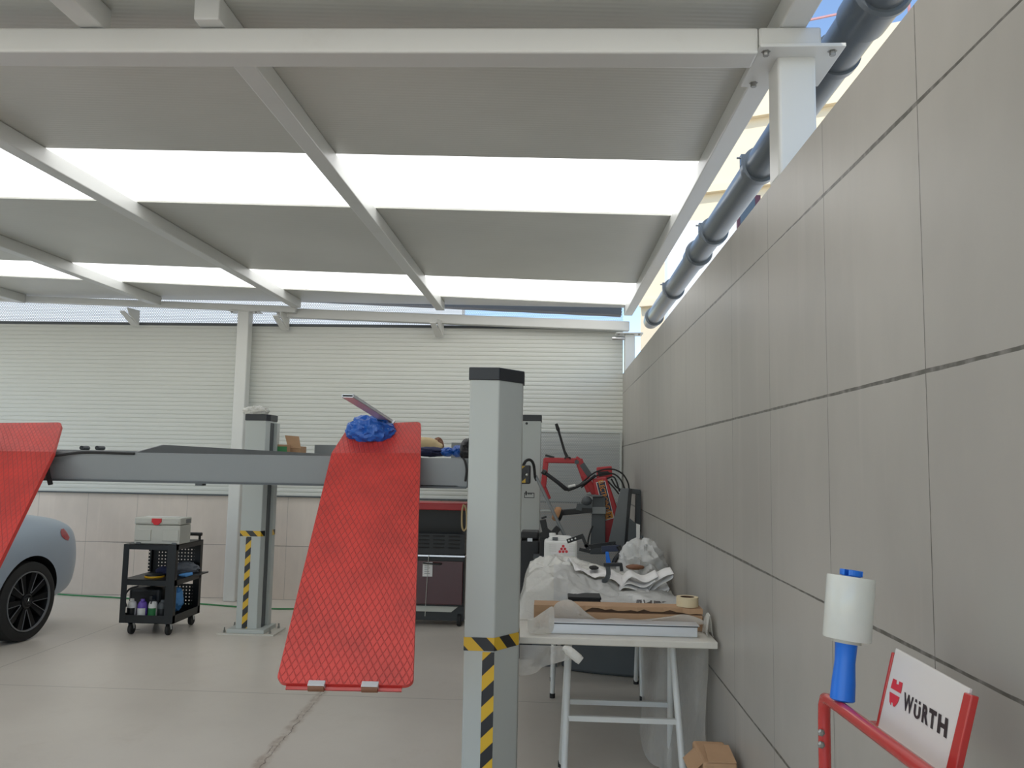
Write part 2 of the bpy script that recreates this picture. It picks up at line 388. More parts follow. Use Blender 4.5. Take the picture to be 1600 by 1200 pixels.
def text_mesh(body, size, m, name, mw, parent=None, ext=.0004, fat=0.0, sx=1.0):
    cu = bpy.data.curves.new('t', 'FONT'); cu.body = body; cu.size = size; cu.extrude = ext; cu.offset = fat; cu.align_x = 'CENTER'; cu.align_y = 'CENTER'
    t = bpy.data.objects.new('t', cu); COL.objects.link(t); dg = bpy.context.evaluated_depsgraph_get()
    me = bpy.data.meshes.new_from_object(t.evaluated_get(dg)); bpy.data.objects.remove(t)
    base = Vector((0, 0, 0)); q = parent
    while q is not None: base += Vector(q.location); q = q.parent
    me.transform(Matrix.Translation(-base) @ mw @ Matrix.Diagonal((sx, 1, 1, 1)))
    me.materials.clear(); me.materials.append(M[m]); me.name = name
    o = bpy.data.objects.new(name, me); COL.objects.link(o); o.parent = parent
    return o
def frame(o, x, y):
    x = Vector(x).normalized(); z = x.cross(Vector(y)).normalized(); y = z.cross(x); o = Vector(o)
    return Matrix(((x.x, y.x, z.x, o.x), (x.y, y.y, z.y, o.y), (x.z, y.z, z.z, o.z), (0, 0, 0, 1)))
def crv(pts, n=8):
    """smooth polyline through points (Catmull-Rom)"""
    p = [Vector(q) for q in pts]; p = [p[0]*2-p[1]]+p+[p[-1]*2-p[-2]]; out = []
    for i in range(1, len(p)-2):
        for k in range(n):
            t = k/n; a, b, c, d = p[i-1], p[i], p[i+1], p[i+2]
            out.append(.5*((2*b)+(c-a)*t+(2*a-5*b+4*c-d)*t*t+(3*b-a-3*c+d)*t**3))
    return out+[p[-2]]

# ------------------------------------------------------------------ the setting
LEFT_X, FRONT_Y = -9.5, -3.5
struct(MB().box((LEFT_X-.2, FRONT_Y, -.2), (WALL_X+.2, BACK_Y+.2, 0)).build('floor', 'floor'))
struct(MB().box((-30, -25, -.4), (40, 45, -.22)).build('ground', 'outside_ground'))
struct(MB().box((WALL_X, FRONT_Y, 0), (WALL_X+.22, BACK_Y, 2.63)).build('wall_right', 'tile_right'))
struct(MB().box((LEFT_X-.2, FRONT_Y, 0), (LEFT_X, 2.5, 3.4)).build('wall_left', 'shutter'))
COLX0 = at(366, 700, 9.05).x; COLX1 = COLX0+.135
struct(MB().box((LEFT_X, BACK_Y-.03, 0), (WALL_X, BACK_Y+.1, 1.165)).build('wall_back', 'tile_back'))
def ribbed(x0, x1, z0, z1, y):
    prof = []; z = z0; per = .0486
    while z < z1:
        prof += [(z, .005), (z+.003, 0), (min(z+per*.45, z1), -.0015), (min(z+per*.80, z1), 0), (min(z+per*.86, z1), .005)]
        z += per
    prof.append((z1, 0)); mb = MB(); n = len(prof)
    mb.add([Vector((x, y+d, zz)) for (zz, d) in prof for x in (x0, x1)], [(2*i, 2*i+1, 2*i+3, 2*i+2) for i in range(n-1)])
    mb.box((x0, y+.012, z0), (x1, y+.08, z1)); return mb
struct(ribbed(LEFT_X, COLX0+.06, 1.165, 3.14, BACK_Y-.045).build('wall_back_cladding', 'shutter', fix=False))
struct(ribbed(COLX0+.061, WALL_X, 1.165, 3.135, BACK_Y-.045).build('wall_back_cladding', 'shutter', fix=False))
struct(MB().box((LEFT_X, BACK_Y-.06, 1.155), (WALL_X, BACK_Y-.03, 1.172)).build('trim_1', 'dark_grey'))
struct(MB().box((LEFT_X, BACK_Y-.055, 3.135), (WALL_X, BACK_Y-.02, 3.165)).build('trim_2', 'dark_grey'))
# perforated strip above the cladding
mb = MB(); mb.add([(LEFT_X, BACK_Y-.02, 3.12), (WALL_X, BACK_Y-.02, 3.08), (WALL_X, BACK_Y-.02, 3.60), (LEFT_X, BACK_Y-.02, 3.62)], [(0, 1, 2, 3)])
struct(mb.build('trim_3', 'mesh_strip', solid=.002))

# roof: falls a little to the right, rises a little to the back
def zroof(x, y, z0): return z0-.0097*(x-.7)+.0185*(y-2.8)
ROOF_B = 3.265
Y_END = lambda x: 9.15
def slab(x0, x1, ya, yb, name, m, t=.06, z0=ROOF_B):
    mb = MB(); bot = [(x0, ya(x0)), (x1, ya(x1)), (x1, yb(x1)), (x0, yb(x0))]
    b = [Vector((x, y, zroof(x, y, z0))) for x, y in bot]; return mb.hexa(b, [p+Vector((0, 0, t)) for p in b]).build(name, m)
def edge(p0, p1):
    """roof line through two photo points, as y(x)"""
    def hit(x, y):
        d = ray(x, y); k = (ROOF_B+.0097*.7-.0185*2.8-CAM_H)/(d.z+.0097*d.x-.0185*d.y); return EYE+d*k
    a, b = hit(*p0), hit(*p1); s = (b.y-a.y)/(b.x-a.x); return lambda x: a.y+s*(x-a.x)
s1a, s1b = edge((62, 231), (1092, 252)), edge((200, 315), (1052, 337))
s2a, s2b = edge((105, 410), (1000, 443)), edge((400, 450), (985, 477))
RX = .90
yfront = lambda x: FRONT_Y
s0a, s0b = (lambda x: s1a(x)-3.1), (lambda x: s1b(x)-3.1)
n0a, n0b = (lambda x: s1a(x)-6.2), (lambda x: s1b(x)-6.2)
cuts = [yfront, n0a, n0b, s0a, s0b, s1a, s1b, s2a, s2b, Y_END]
k = 0
for i in range(len(cuts)-1):
    if i % 2 == 0: struct(slab(LEFT_X, RX, cuts[i], cuts[i+1], 'ceiling', 'ceiling'))
    else:
        k += 1; struct(slab(LEFT_X, RX, cuts[i], cuts[i+1], 'window_%d' % k, 'skylight', t=.03, z0=ROOF_B+.012))
# purlins
def purlin(xa, ya, yb, name='ceiling_purlin', w=.095, h=.098, xb=None):
    xb = xa if xb is None else xb; b = [(xa, ya), (xa+w, ya), (xb+w, yb), (xb, yb)]; z0 = ROOF_B-h
    lo = [Vector((x, y, zroof(x, y, z0))) for x, y in b]; hi = [Vector((x, y, zroof(x, y, ROOF_B-.001))) for x, y in b]
    return struct(MB().hexa(lo, hi).build(name, 'steel_white', bevel=.006))
purlin(-1.333, 2.75, 9.0); purlin(-2.99, 2.6, 9.0); purlin(-4.63, 2.6, 9.0); purlin(-6.25, -3.4, 9.0); purlin(-7.9, -3.4, 9.0)
purlin(.80, -3.4, 9.12)
px0 = at(121, 0, 2.55).x
purlin(-1.80, -3.4, 2.86); purlin(-3.6, -3.4, 2.8)
# main beam with its column on the wall top
b0, b1 = Vector((-2.1, 2.80, 3.093)), Vector((.96, 2.80, 3.0637))
sl = (b1.z-b0.z)/(b1.x-b0.x)
def xbeam(x0, x1, y0, y1, zf, h, name):
    lo = [Vector((x, y, zf(x))) for x, y in ((x0, y0), (x1, y0), (x1, y1), (x0, y1))]
    return struct(MB().hexa(lo, [p+Vector((0, 0, h)) for p in lo]).build(name, 'steel_white', bevel=.009, seg=3))
xbeam(LEFT_X, .722, 2.80, 2.915, lambda x: 3.093+sl*(x+2.1), .097, 'ceiling_beam')
xbeam(.724, .945, 2.80, 2.915, lambda x: 3.0925, .072, 'ceiling_beam')
def column(name, label, x0, x1, y0, y1, z0, z1, plate=None, bolts=()):
    t = thing(name, label, 'column', ((x0+x1)/2, (y0+y1)/2, z0))
    MB().box((x0, y0, z0), (x1, y1, z1)).build('column_shaft', 'steel_white', t, bevel=.012, seg=3)
    if plate:
        a, b, c, d, zp, tp = plate
        p = MB().box((a, c, zp), (b, d, zp+tp)).build('top_plate', 'steel_white', t, bevel=.003)
        for (bx, by) in bolts:
            MB().lathe([(.011, -.014), (.011, 0), (.016, 0), (.016, .002)], (bx, by, zp-.002), seg=6).build('bolt', 'bolt', p)
    return t
column('steel_column', 'thick white square steel column bolted under the main beam on top of the tiled wall', .803, .94, 2.85, 2.985, 2.63, 3.088,
       (.722, 1.022, 2.775, 3.085, 3.0765, .014), ((.75, 2.81), (.985, 2.81), (.765, 3.05), (.985, 3.05)))
c2 = column('steel_column', 'small white square steel column on the tiled wall in the far right corner', .80, .915, 8.98, 9.10, 2.63, 3.05,
       (.70, 1.0, 8.93, 9.14, 3.05, .012), ((.73, 8.97), (.96, 8.97)))
MB().tube([(.66, 9.0, 3.0), (.80, 9.0, 3.005)], .022, 14).build('spigot', 'chrome', c2, smooth=True)
zl = lambda x: at(0, 470, 8.98).z + (at(460, 488, 8.98).z-at(0, 470, 8.98).z)*((x-at(0, 470, 8.98).x)/(at(460, 488, 8.98).x-at(0, 470, 8.98).x))
zr = lambda x: at(560, 500, 9.06).z + (at(965, 516, 9.06).z-at(560, 500, 9.06).z)*((x-at(560, 500, 9.06).x)/(at(965, 516, 9.06).x-at(560, 500, 9.06).x))
XL = at(462, 480, 8.98).x
xbeam(LEFT_X, XL, 8.98, 9.05, zl, .072, 'ceiling_beam')
xbeam(XL-.25, .86, 9.06, 9.16, zr, .108, 'ceiling_beam')
for (x, y) in ((195, 487), (434, 494), (680, 505)):
    p = at(x, y, 8.93)
    mb = MB(); mb.prism([p+Vector((-.06, 0, 0)), p+Vector((.0, 0, 0)), p+Vector((.06, .2, -.13)), p+Vector((-.02, .2, -.13))], (0, 0, .012)); mb.prism([p+Vector((.02, 0, .05)), p+Vector((.06, .2, .05)), p+Vector((.06, .2, -.13)), p+Vector((.02, .05, -.02))], (.012, 0, 0))
    struct(mb.build('ceiling_bracket', 'steel_white'))
column('steel_column', 'tall white square steel column against the back wall between the cladding panels', COLX0-.02, COLX0+.115, 8.99, 9.125, 0, zl(COLX0)+.001,
       (COLX0-.12, COLX0+.22, 8.98, 9.14, zl(COLX0)-.012, .012), ((COLX0-.09, 9.0), (COLX0+.19, 9.0)))
# perforated screen in the far right corner
pa, pb = at(845, 676, 9.05), at(971, 870, 9.05)
tg = thing('perforated_screen', 'grey perforated metal screen standing in the back right corner', 'screen', ((pa.x+.78)/2, 9.1, 0))
mb = MB(); zt = at(900, 676, 9.1).z; x0 = pa.x-.15
for (za, zb) in ((0.02, 1.06), (1.08, zt)):
    mb.box((x0, 9.1, za), (.77, 9.103, zb))
mb.build('perforated_sheet', 'mesh_panel', tg)
mb = MB(); mb.box((x0, 9.09, 0), (x0+.02, 9.12, zt)); mb.box((.76, 9.09, 0), (.78, 9.12, zt)); mb.box((x0, 9.09, zt), (.78, 9.12, zt+.015)); mb.box((x0, 9.09, 1.06), (.78, 9.12, 1.08))
mb.build('screen_frame', 'lift_grey', tg)

# ------------------------------------------------------------------ outside
fa = at(1358, 43, 13); dirx = Vector((2.33, -1, 0)).normalized(); nrm = Vector((-dirx.y, dirx.x, 0))
c0 = Vector((fa.x, fa.y, 0))-dirx*3.9
bt = thing('neighbour_building', 'sunlit cream building beyond the tiled wall under the blue sky', 'building', c0+dirx*6+nrm*3-Vector((0, 0, .22)))
q = [c0, c0+dirx*16, c0+dirx*16+nrm*6, c0+nrm*6]
MB().prism([p-Vector((0, 0, .22)) for p in q], (0, 0, fa.z+.22)).build('facade', 'facade', bt)
for zz in (fa.z*.86, fa.z*.72, fa.z*.5):
    MB().prism([c0-nrm*.12+Vector((0, 0, zz)), c0+dirx*16-nrm*.12+Vector((0, 0, zz)), c0+dirx*16+Vector((0, 0, zz)), c0+Vector((0, 0, zz))], (0, 0, .12)).build('ledge', 'facade', bt)
rl = MB()
for k in range(18): p = c0+dirx*(k*.9)+Vector((0, 0, fa.z)); rl.bar(p, p+Vector((0, 0, 1.0)), .035, .035, (1, 0, 0))
for h in (.35, .68, 1.0): rl.bar(c0+Vector((0, 0, fa.z+h)), c0+dirx*16+Vector((0, 0, fa.z+h)), .03, .03)
rl.build('roof_railing', 'rail', bt)
nb = thing('neighbour_wall', 'white rendered wall outside with a dark window, low behind the pipe', 'wall', (4.2, 11.5, -.22))
MB().box((1.55, 10.9, -.22), (7, 11.2, at(1130, 345, 10.9).z)).build('render', 'neighbour', nb)
p = at(1165, 330, 10.88); MB().box((p.x-.12, 10.86, p.z-.5), (p.x+.20, 10.92, p.z+.22)).build('window_frame', 'dark_red', nb)
MB().box((p.x-.08, 10.85, p.z-.45), (p.x+.12, 10.87, p.z+.18)).build('window_pane', 'glass_dark', nb)
tag(MB().box((-12, 11.5, -.22), (at(722, 480, 11.5).x, 11.9, 5.2)).build('yard_wall', 'neighbour', org=(-6, 11.7, -.22)), 'bright white wall outside, seen through the perforated strip above the cladding', 'wall')

gz0, gz1 = at(100, 452.5, 9.5).z, at(640, 478, 9.5).z; gx0, gx1 = at(100, 455, 9.5).x, at(640, 481, 9.5).x; gs = (gz1-gz0)/(gx1-gx0)
gl = [Vector((x, y, gz0+gs*(x-gx0))) for x, y in ((LEFT_X, 9.42), (WALL_X, 9.42), (WALL_X, 9.58), (LEFT_X, 9.58))]
tag(MB().hexa(gl, [p+Vector((0, 0, .22)) for p in gl]).build('eaves_gutter', 'dark_grey', org=(-4, 9.5, 3.4)), 'dark grey eaves gutter outside behind the perforated strip under the roof edge', 'gutter')
# gutter pipe along the wall top
PX, PR = 1.12, .083
pz = lambda y: CAM_H+1.12*1.475
def pp(y, dz=0): return Vector((PX, y, pz(y)+dz))
gt = thing('drain_pipe', 'dark grey plastic rainwater pipe running along the top of the tiled wall', 'pipe', (PX, 5.8, pz(5)-PR))
MB().tube([pp(2.1), pp(9.25)], PR, 36).build('pipe', 'pipe', gt, smooth=True)
def y_at(x): return PX*F_PX/(x-857)
for xx, kind in ((1365, 'coupling'), (1305, 'ring'), (1181, 'clamp'), (1108, 'clamp'), (1082, 'coupling'), (1045, 'clamp'), (1014, 'end')):
    y = y_at(xx)
    if kind in ('coupling', 'end'):
        mb = MB().tube([pp(y-.1), pp(y-.09), pp(y-.07), pp(y-.065), pp(y+.1)], [PR+.012, PR+.022, PR+.022, PR+.012, PR+.012], 36); mb.build('coupling', 'pipe', gt, smooth=True)
    elif kind == 'ring':
        MB().tube([pp(y-.02), pp(y+.02)], PR+.01, 36).build('coupling', 'pipe', gt, smooth=True)
    else:
        mb = MB(); mb.tube([pp(y-.03), pp(y+.03)], PR+.018, 36); mb.box((PX-PR-.02, y-.02, pz(y)), (PX-PR+.012, y+.02, pz(y)+.06))
        c = mb.build('pipe_clamp', 'pipe', gt, smooth=True)
        MB().tube([(PX-PR-.04, y, pz(y)+.045), (PX-PR+.03, y, pz(y)+.045)], .006, 8).build('screw', 'bolt', c)
def hit(x, y, o, n):
    d = ray(x, y); return EYE + d*((Vector(o)-EYE).dot(n)/d.dot(n))
Z = Vector((0, 0, 1))

# ------------------------------------------------------------------ four-post lift
lift = thing('car_lift', 'grey four-post car lift with raised runways, red loading ramps and hazard tape on its posts', 'car lift', (-1.5, 5.7, 0))
def grow(poly, k):
    c = sum(poly, Vector((0, 0, 0)))/len(poly); return [p+(p-c).normalized()*k for p in poly]
def tape_band(mb, pts, z0, z1):
    u = 0
    for a, b in zip(pts[:-1], pts[1:]):
        l = (b-a).length; q = [Vector((a.x, a.y, z0)), Vector((b.x, b.y, z0)), Vector((b.x, b.y, z1)), Vector((a.x, a.y, z1))]
        mb.add(q, [(0, 1, 2, 3)], [[(u+.05, 0), (u+l+.05, 0), (u+l+.05, z1-z0), (u+.05, z1-z0)]]); u += l
def post(plan, ztop, caph, face_tape=None):
    plan = [Vector((x, y, 0)) for x, y in plan]
    p = MB().prism(plan, (0, 0, ztop-caph*.6)).build('post', 'lift_grey', lift, bevel=.006, seg=3)
    MB().prism([q+Vector((0, 0, ztop-caph)) for q in grow(plan, .008)], (0, 0, caph)).build('post_cap', 'cap_black', p, bevel=.004)
    return p, plan
Y1 = 3.62
nl, nm = at(733.5, 640, Y1).x, at(779.5, 640, Y1).x; nr = at(816, 640, Y1+.14).x
zt1 = at(757, 574, Y1).z
np_, pl = post([(nl, Y1), (nm, Y1), (nr, Y1+.14), (nr, Y1+.25), (nl, Y1+.25)], zt1, .058)
tp = MB(); e = .0015
zb0, zb1 = at(750, 1017, Y1).z, at(750, 996, Y1).z
tape_band(tp, [Vector((nl-e, Y1+.25, 0)), Vector((nl-e, Y1-e, 0)), Vector((nm, Y1-e, 0)), Vector((nr+e, Y1+.139, 0)), Vector((nr+e, Y1+.25, 0))], zb0, zb1)
xa, xb = at(752, 1100, Y1).x, at(771, 1100, Y1).x
tp.add([(xa, Y1-e, .02), (xb, Y1-e, .02), (xb, Y1-e, zb0-.004), (xa, Y1-e, zb0-.004)], [(0, 1, 2, 3)], [[(0, 0), (-(xb-xa), 0), (-(xb-xa), zb0), (0, zb0)]])
tp.build('hazard_tape', 'hazard', np_, fix=False)
def base_plate(p, c, w, d):
    b = MB().box((c[0]-w/2, c[1]-d/2, 0), (c[0]+w/2, c[1]+d/2, .014)).build('base_plate', 'table_white', p, bevel=.002)
    for sx in (-1, 1):
        for sy in (-1, 1): MB().lathe([(.012, 0), (.012, .02), (.007, .022), (.007, .045)], (c[0]+sx*(w/2-.05), c[1]+sy*(d/2-.05), .014), seg=6).build('anchor_bolt', 'bolt', p)
base_plate(np_, ((nl+nr)/2, Y1+.12), .42, .42)
# far left post
Y2 = 7.4
fl, fr = at(381, 720, Y2).x, at(413, 720, Y2).x
fp, pl = post([(fl, Y2), (fr, Y2), (fr+.02, Y2+.05), (fr+.02, Y2+.24), (fl, Y2+.24)], at(398, 647, Y2).z, .06)
MB().box((fr+.012, Y2+.065, .03), (fr+.024, Y2+.15, at(398, 660, Y2).z)).build('guide_slot', 'dark_grey', fp)
MB().box((fr+.02, Y2+.165, .03), (fr+.05, Y2+.24, at(398, 660, Y2).z)).build('guide_rail', 'lift_grey', fp)
tp = MB(); za, zb = at(390, 838, Y2).z, at(390, 830, Y2).z
tape_band(tp, [Vector((fl-e, Y2+.24, 0)), Vector((fl-e, Y2-e, 0)), Vector((fr, Y2-e, 0)), Vector((fr+.02+e, Y2+.05, 0))], za, zb+.004)
tape_band(tp, [Vector((fr+.051, Y2+.16, 0)), Vector((fr+.051, Y2+.24, 0))], za, zb+.004)
xa, xb = at(381.5, 900, Y2).x, at(390, 900, Y2).x
tp.add([(xa, Y2-e, .03), (xb, Y2-e, .03), (xb, Y2-e, za-.004), (xa, Y2-e, za-.004)], [(0, 1, 2, 3)], [[(0, 0), (-(xb-xa), 0), (-(xb-xa), za), (0, za)]])
tp.build('hazard_tape', 'hazard', fp, fix=False)
base_plate(fp, ((fl+fr)/2+.02, Y2+.1), .52, .34)
MB().box((fl-.06, Y2-.06, .014), (fr+.09, Y2+.27, .05)).build('post_foot', 'lift_grey', fp, bevel=.004)
# far right post
Y3 = 7.6
rr = at(844.5, 720, Y3).x
rp, pl = post([(rr-.27, Y3), (rr, Y3), (rr, Y3+.24), (rr-.27, Y3+.24)], at(830, 648, Y3).z, .06)
base_plate(rp, (rr-.13, Y3+.1), .42, .34)
mb = MB(); p = at(823, 660, Y3)
for dz in (0, .035): mb.lathe([(.012, 0), (.012, .004)], (p.x, Y3-.004, p.z+dz-.01), (0, 1, 0), 14)
mb.build('hole', 'black', rp)
mb = MB(); a, b = at(819, 778, Y3), at(835, 770, Y3)
for (u0, v0, u1, v1) in ((0, 0, 1, .12), (0, .88, 1, 1), (0, 0, .06, 1), (.94, 0, 1, 1), (.12, .5, .25, 1.3), (.3, .62, .34, .95), (.42, .62, .52, .95), (.62, .62, .72, .95)):
    mb.box((a.x+(b.x-a.x)*u0, Y3-.002, a.z+(b.z-a.z)*v0), (a.x+(b.x-a.x)*u1, Y3-.0005, a.z+(b.z-a.z)*v1))
mb.build('post_sticker', 'black', rp)
# control box with its cable on the near post
p0, p1 = at(814, 756, 3.87), at(829, 727, 3.87)
cb = MB().box((p0.x-.02, 3.85, p0.z), (p1.x, 3.95, p1.z)).build('control_box', 'black', lift, bevel=.006)
MB().add([(p0.x-.015, 3.849, p0.z+.006), (p0.x+.022, 3.849, p0.z+.006), (p0.x+.022, 3.849, p1.z-.004), (p0.x-.015, 3.849, p1.z-.004)], [(0, 1, 2, 3)],
         [[(0, 0), (-.037, 0), (-.037, p1.z-p0.z), (0, p1.z-p0.z)]]).build('warning_label', 'hazard', cb, fix=False)
MB().lathe([(.006, 0), (.009, .004), (.004, .012)], (p1.x-.018, 3.846, (p0.z+p1.z)/2), (0, -1, 0), 12).build('push_button', 'bolt', cb)
MB().tube(crv([at(818, 727, 3.9), at(822, 720, 3.92), at(829, 719, 3.94), at(834, 727, 3.96), at(836, 746, 3.98)]), .007, 10).build('cable', 'rubber', cb, smooth=True)
# cross beams
zb, ztp = at(400, 756, 3.66).z, at(400, 710.5, 3.66).z
LX = -2.98
bm = MB().box((LX, 3.66, zb), (nl-.004, 3.83, ztp)).build('cross_beam', 'beam_grey', lift, bevel=.006, seg=3)
MB().box((LX, 3.652, zb-.004), (nl-.01, 3.66, zb+.006)).build('beam_lip', 'dark_grey', bm)
for (xa, xb, ya, yb) in ((657, 715, 757, 759), (669, 677, 757, 762), (690, 699, 757, 763), (305, 316, 757, 759)):
    a, b = at(xa, ya, 3.66), at(xb, yb, 3.66); MB().box((a.x, 3.66, b.z), (b.x, 3.70, zb-.0)).build('clip', 'dark_grey', bm)
MB().tube(crv([at(724, 716, 3.655), at(727, 722, 3.645), at(729, 735, 3.645), at(727, 752, 3.655)]), .005, 8).build('hose', 'rubber', bm, smooth=True)
MB().box((LX, 7.46, zb), (rr-.2, 7.58, ztp)).build('cross_beam', 'beam_grey', lift, bevel=.006)
MB().prism([(LX-.25, Y1, 0), (LX, Y1, 0), (LX, Y1+.25, 0), (LX-.25, Y1+.25, 0)], (0, 0, zt1)).build('post', 'lift_grey', lift, bevel=.006)
# runways
zrw = at(400, 700, 3.9).z
for (xa, xb, lip) in ((-2.60, -2.2, True), (at(518, 708, 3.66).x-.01, at(657, 708, 3.66).x+.0, False)):
    r = MB().box((xa, 3.84, zb+.05), (xb, 8.2, zb+.10)).build('runway', 'runway_grey', lift, bevel=.004)
    if lip:
        A, B = atX(256, 695, -2.2), atX(214, 706.5, -2.2)
        q = [Vector((-2.2, B.y, B.z)), Vector((-2.2, A.y, A.z)), Vector((-2.2, 8.2, A.z-.012)), Vector((-2.2, 8.2, zb+.06)), Vector((-2.2, B.y, zb+.06))]
        MB().prism(q, (-.012, 0, 0)).build('side_flange', 'runway_grey', r)
        MB().box((-2.42, 8.16, zb+.06), (-2.2, 8.2, at(495, 695, 8.2).z)).build('wheel_stop', 'beam_grey', r)
        t0, t1 = at(88, 706, 4.1), at(216, 708, 4.25)
        k = MB().tube([t0, t1], .013, 12).build('pipe', 'beam_grey', r, smooth=True)
        for xx in (132.5, 156.5):
            p = at(xx, 700, 4.06); MB().lathe([(.011, -.03), (.011, .03)], p, (0, 1, 0), 16).build('roller_end', 'dark_grey', r)
        MB().tube(crv([at(80, 707, 3.65), at(86, 712, 3.63), at(130, 707, 3.655), at(210, 709, 3.655)]), .006, 8).build('cable', 'rubber', r, smooth=True)
        MB().tube(crv([at(84, 704, 3.64), at(77, 715, 3.61), at(74, 735, 3.61), at(79, 757, 3.63)]), .011, 10).build('hose', 'rubber', r, smooth=True)
    else:
        MB().box((xa, 8.16, zb+.06), (xb, 8.2, at(722, 692, 8.2).z)).build('wheel_stop', 'beam_grey', r)
# red ramps
def panel(mb, c, W, L, r0, r1, thick, v0=0.0):
    """c = near-left, near-right, far-right, far-left world corners; rounded ends"""
    c = [Vector(q) for q in c]
    def B(s, t): return (c[0]*(1-s)+c[1]*s)*(1-t)+(c[3]*(1-s)+c[2]*s)*t
    pts = []
    def arc(cx, cy, r, a0, a1):
        for k in range(7):
            a = a0+(a1-a0)*k/6; pts.append(((cx+math.cos(a)*r)/W, (cy+math.sin(a)*r)/L))
    for (cx, cy, r, a) in ((0, 0, r0, PI), (W, 0, r0, 1.5*PI), (W, L, r1, 0), (0, L, r1, .5*PI)):
        if r <= 0: pts.append((cx/W, cy/L))
        else: arc(cx+(r if cx == 0 else -r), cy+(r if cy == 0 else -r), r, a, a+PI/2)
    n = (c[1]-c[0]).cross(c[3]-c[0]).normalized()
    if n.dot(EYE-c[0]) < 0: n = -n
    f = [B(s, t) for s, t in pts]; bk = [p-n*thick for p in f]; k = len(f)
    uv = [(s*W, v0+t*L) for s, t in pts]
    fs = [tuple(range(k)), tuple(reversed(range(k, 2*k)))]+[((i+1) % k, i, k+i, k+(i+1) % k) for i in range(k)]
    uvs = [uv, [uv[k-1-i] for i in range(k)]]+[[uv[0]]*4 for i in range(k)]
    mb.add(f+bk, fs, uvs)
def ramp(bl, br, fr_, fl_, tr, tl):
    mb = MB(); W = (fr_-fl_).length; L = ((fl_-bl).length+(fr_-br).length)/2; L2 = (tr-fr_).length
    panel(mb, (bl, br, fr_, fl_), W, L, .028, 0, .02)
    panel(mb, (fl_, fr_, tr, tl), W, L2, 0, .024, .02, L)
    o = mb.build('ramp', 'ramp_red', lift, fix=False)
    dn = (bl-fl_).normalized(); sd = (br-bl).normalized(); n = sd.cross(-dn).normalized()
    if n.dot(EYE-bl) < 0: n = -n
    mb = MB(); a = bl+sd*.035-n*.012; b = br-sd*.04-n*.012
    mb.prism([a-dn*.02, b-dn*.02, b+dn*.016, a+dn*.016], -n*.008); mb.build('edge_strip', 'red', o)
    up = (tl-fl_).normalized(); a = tl+sd*.04-n*.012; b = tr-sd*.035-n*.012
    mb = MB(); mb.prism([a-up*.02, b-up*.02, b+up*.012, a+up*.012], -n*.008); mb.build('edge_strip', 'red', o)
    for s in (.30, .69):
        c = bl+(br-bl)*s; mb = MB()
        mb.prism([c-sd*.03-dn*.012+n*.002, c+sd*.03-dn*.012+n*.002, c+sd*.03+dn*.012+n*.010, c-sd*.03+dn*.012+n*.010], -n*.03)
        k = mb.build('roller_bracket', 'alu', o, bevel=.002)
        MB().tube([c-sd*.028+dn*.012-n*.006, c+sd*.028+dn*.012-n*.006], .013, 16).build('roller', 'brown_cloth', k, smooth=True)
    return o
YF, YB, YT = 3.60, 2.89, 3.79
ramp(at(431, 1067, YB), at(645, 1071, YB), at(657, 708, YF), at(518, 708, YF), at(657.5, 659, YT), at(547, 663, YT))
ramp(at(-300, 1062, YB), at(-92, 1064, YB), at(84, 706, YF), at(-60, 704, YF), at(97, 660, YT), at(-30, 661, YT))

# things lying on the lift
p = at(579, 673, 3.72)
tag(MB().blob(p, (.105, .075, .068), .22, 2.6, 4, 60, 40).build('plastic_bag', 'blue_bag', smooth=True, org=p-Vector((0, 0, .06))),
    'crumpled blue plastic bag lying on the upper flap of the red ramp', 'plastic bag')
a, b = at(543, 621, 3.05), at(607, 661, 3.80)
ch = thing('aluminium_channel', 'slim silver channel sticking up and out over the blue bag on the red ramp', 'metal profile', b)
d = (b-a).normalized(); sd = d.cross(Z).normalized(); u = sd.cross(d)
mb = MB(); w, h, tk = .045, .013, .003
for (s0, s1, h0, h1) in ((-w/2, w/2, 0, tk), (-w/2, w/2, h-tk, h), (-w/2, -w/2+tk, 0, h), (w/2-tk, w/2, 0, h)):
    q = [sd*s0+u*h0, sd*s1+u*h0, sd*s1+u*h1, sd*s0+u*h1]; mb.hexa([a+k for k in q], [b+k for k in q])
mb.build('profile', 'alu', ch)
mb = MB(); mb.hexa([a+d*.012+k for k in (sd*(-w/2+tk)+u*tk, sd*(w/2-tk)+u*tk, sd*(w/2-tk)+u*(h-tk), sd*(-w/2+tk)+u*(h-tk))], [b+k for k in (sd*(-w/2+tk)+u*tk, sd*(w/2-tk)+u*tk, sd*(w/2-tk)+u*(h-tk), sd*(-w/2+tk)+u*(h-tk))])
mb.build('brush_insert', 'black', ch)
c0 = at(613, 658, 3.80); c1 = at(602, 671, 3.68)
MB().bar(c0, c1, .03, .008).build('corner_piece', 'alu', ch)
def rag(name, label, cat, c, r, m, seed, amp=.25, group=None):
    return tag(MB().blob(c, r, amp, 2.2, seed, 36, 22).build(name, m, smooth=True, org=Vector(c)-Vector((0, 0, r[2]))), label, cat, group)
p = at(655, 694, 4.4); q = at(688, 704, 4.4)
tag(MB().tube(crv([p+Vector((-.12, .05, .02)), p, (p+q)/2+Vector((0, 0, .012)), q]), [.04]*20+[.036]*4+[.03], 14).build('rolled_cloth', 'beige_cloth', smooth=True, org=q), 'rolled beige cloth on the right runway beside the red ramp', 'cloth')
p = at(683, 694, 4.5); rag('leather_pouch', 'brown leather pouch end behind the rolled beige cloth', 'pouch', at(684, 697, 4.52), (.03, .05, .045), 'brown_cloth', 3)
rag('rag', 'dark blue rag under the rolled beige cloth by the red ramp', 'rag', at(672, 706, 4.25), (.09, .06, .024), 'navy_cloth', 5)
rag('nitrile_glove', 'bright blue crumpled glove on the runway, nearer the grey post', 'glove', at(715, 705, 4.2), (.03, .04, .028), 'blue_bag', 8)
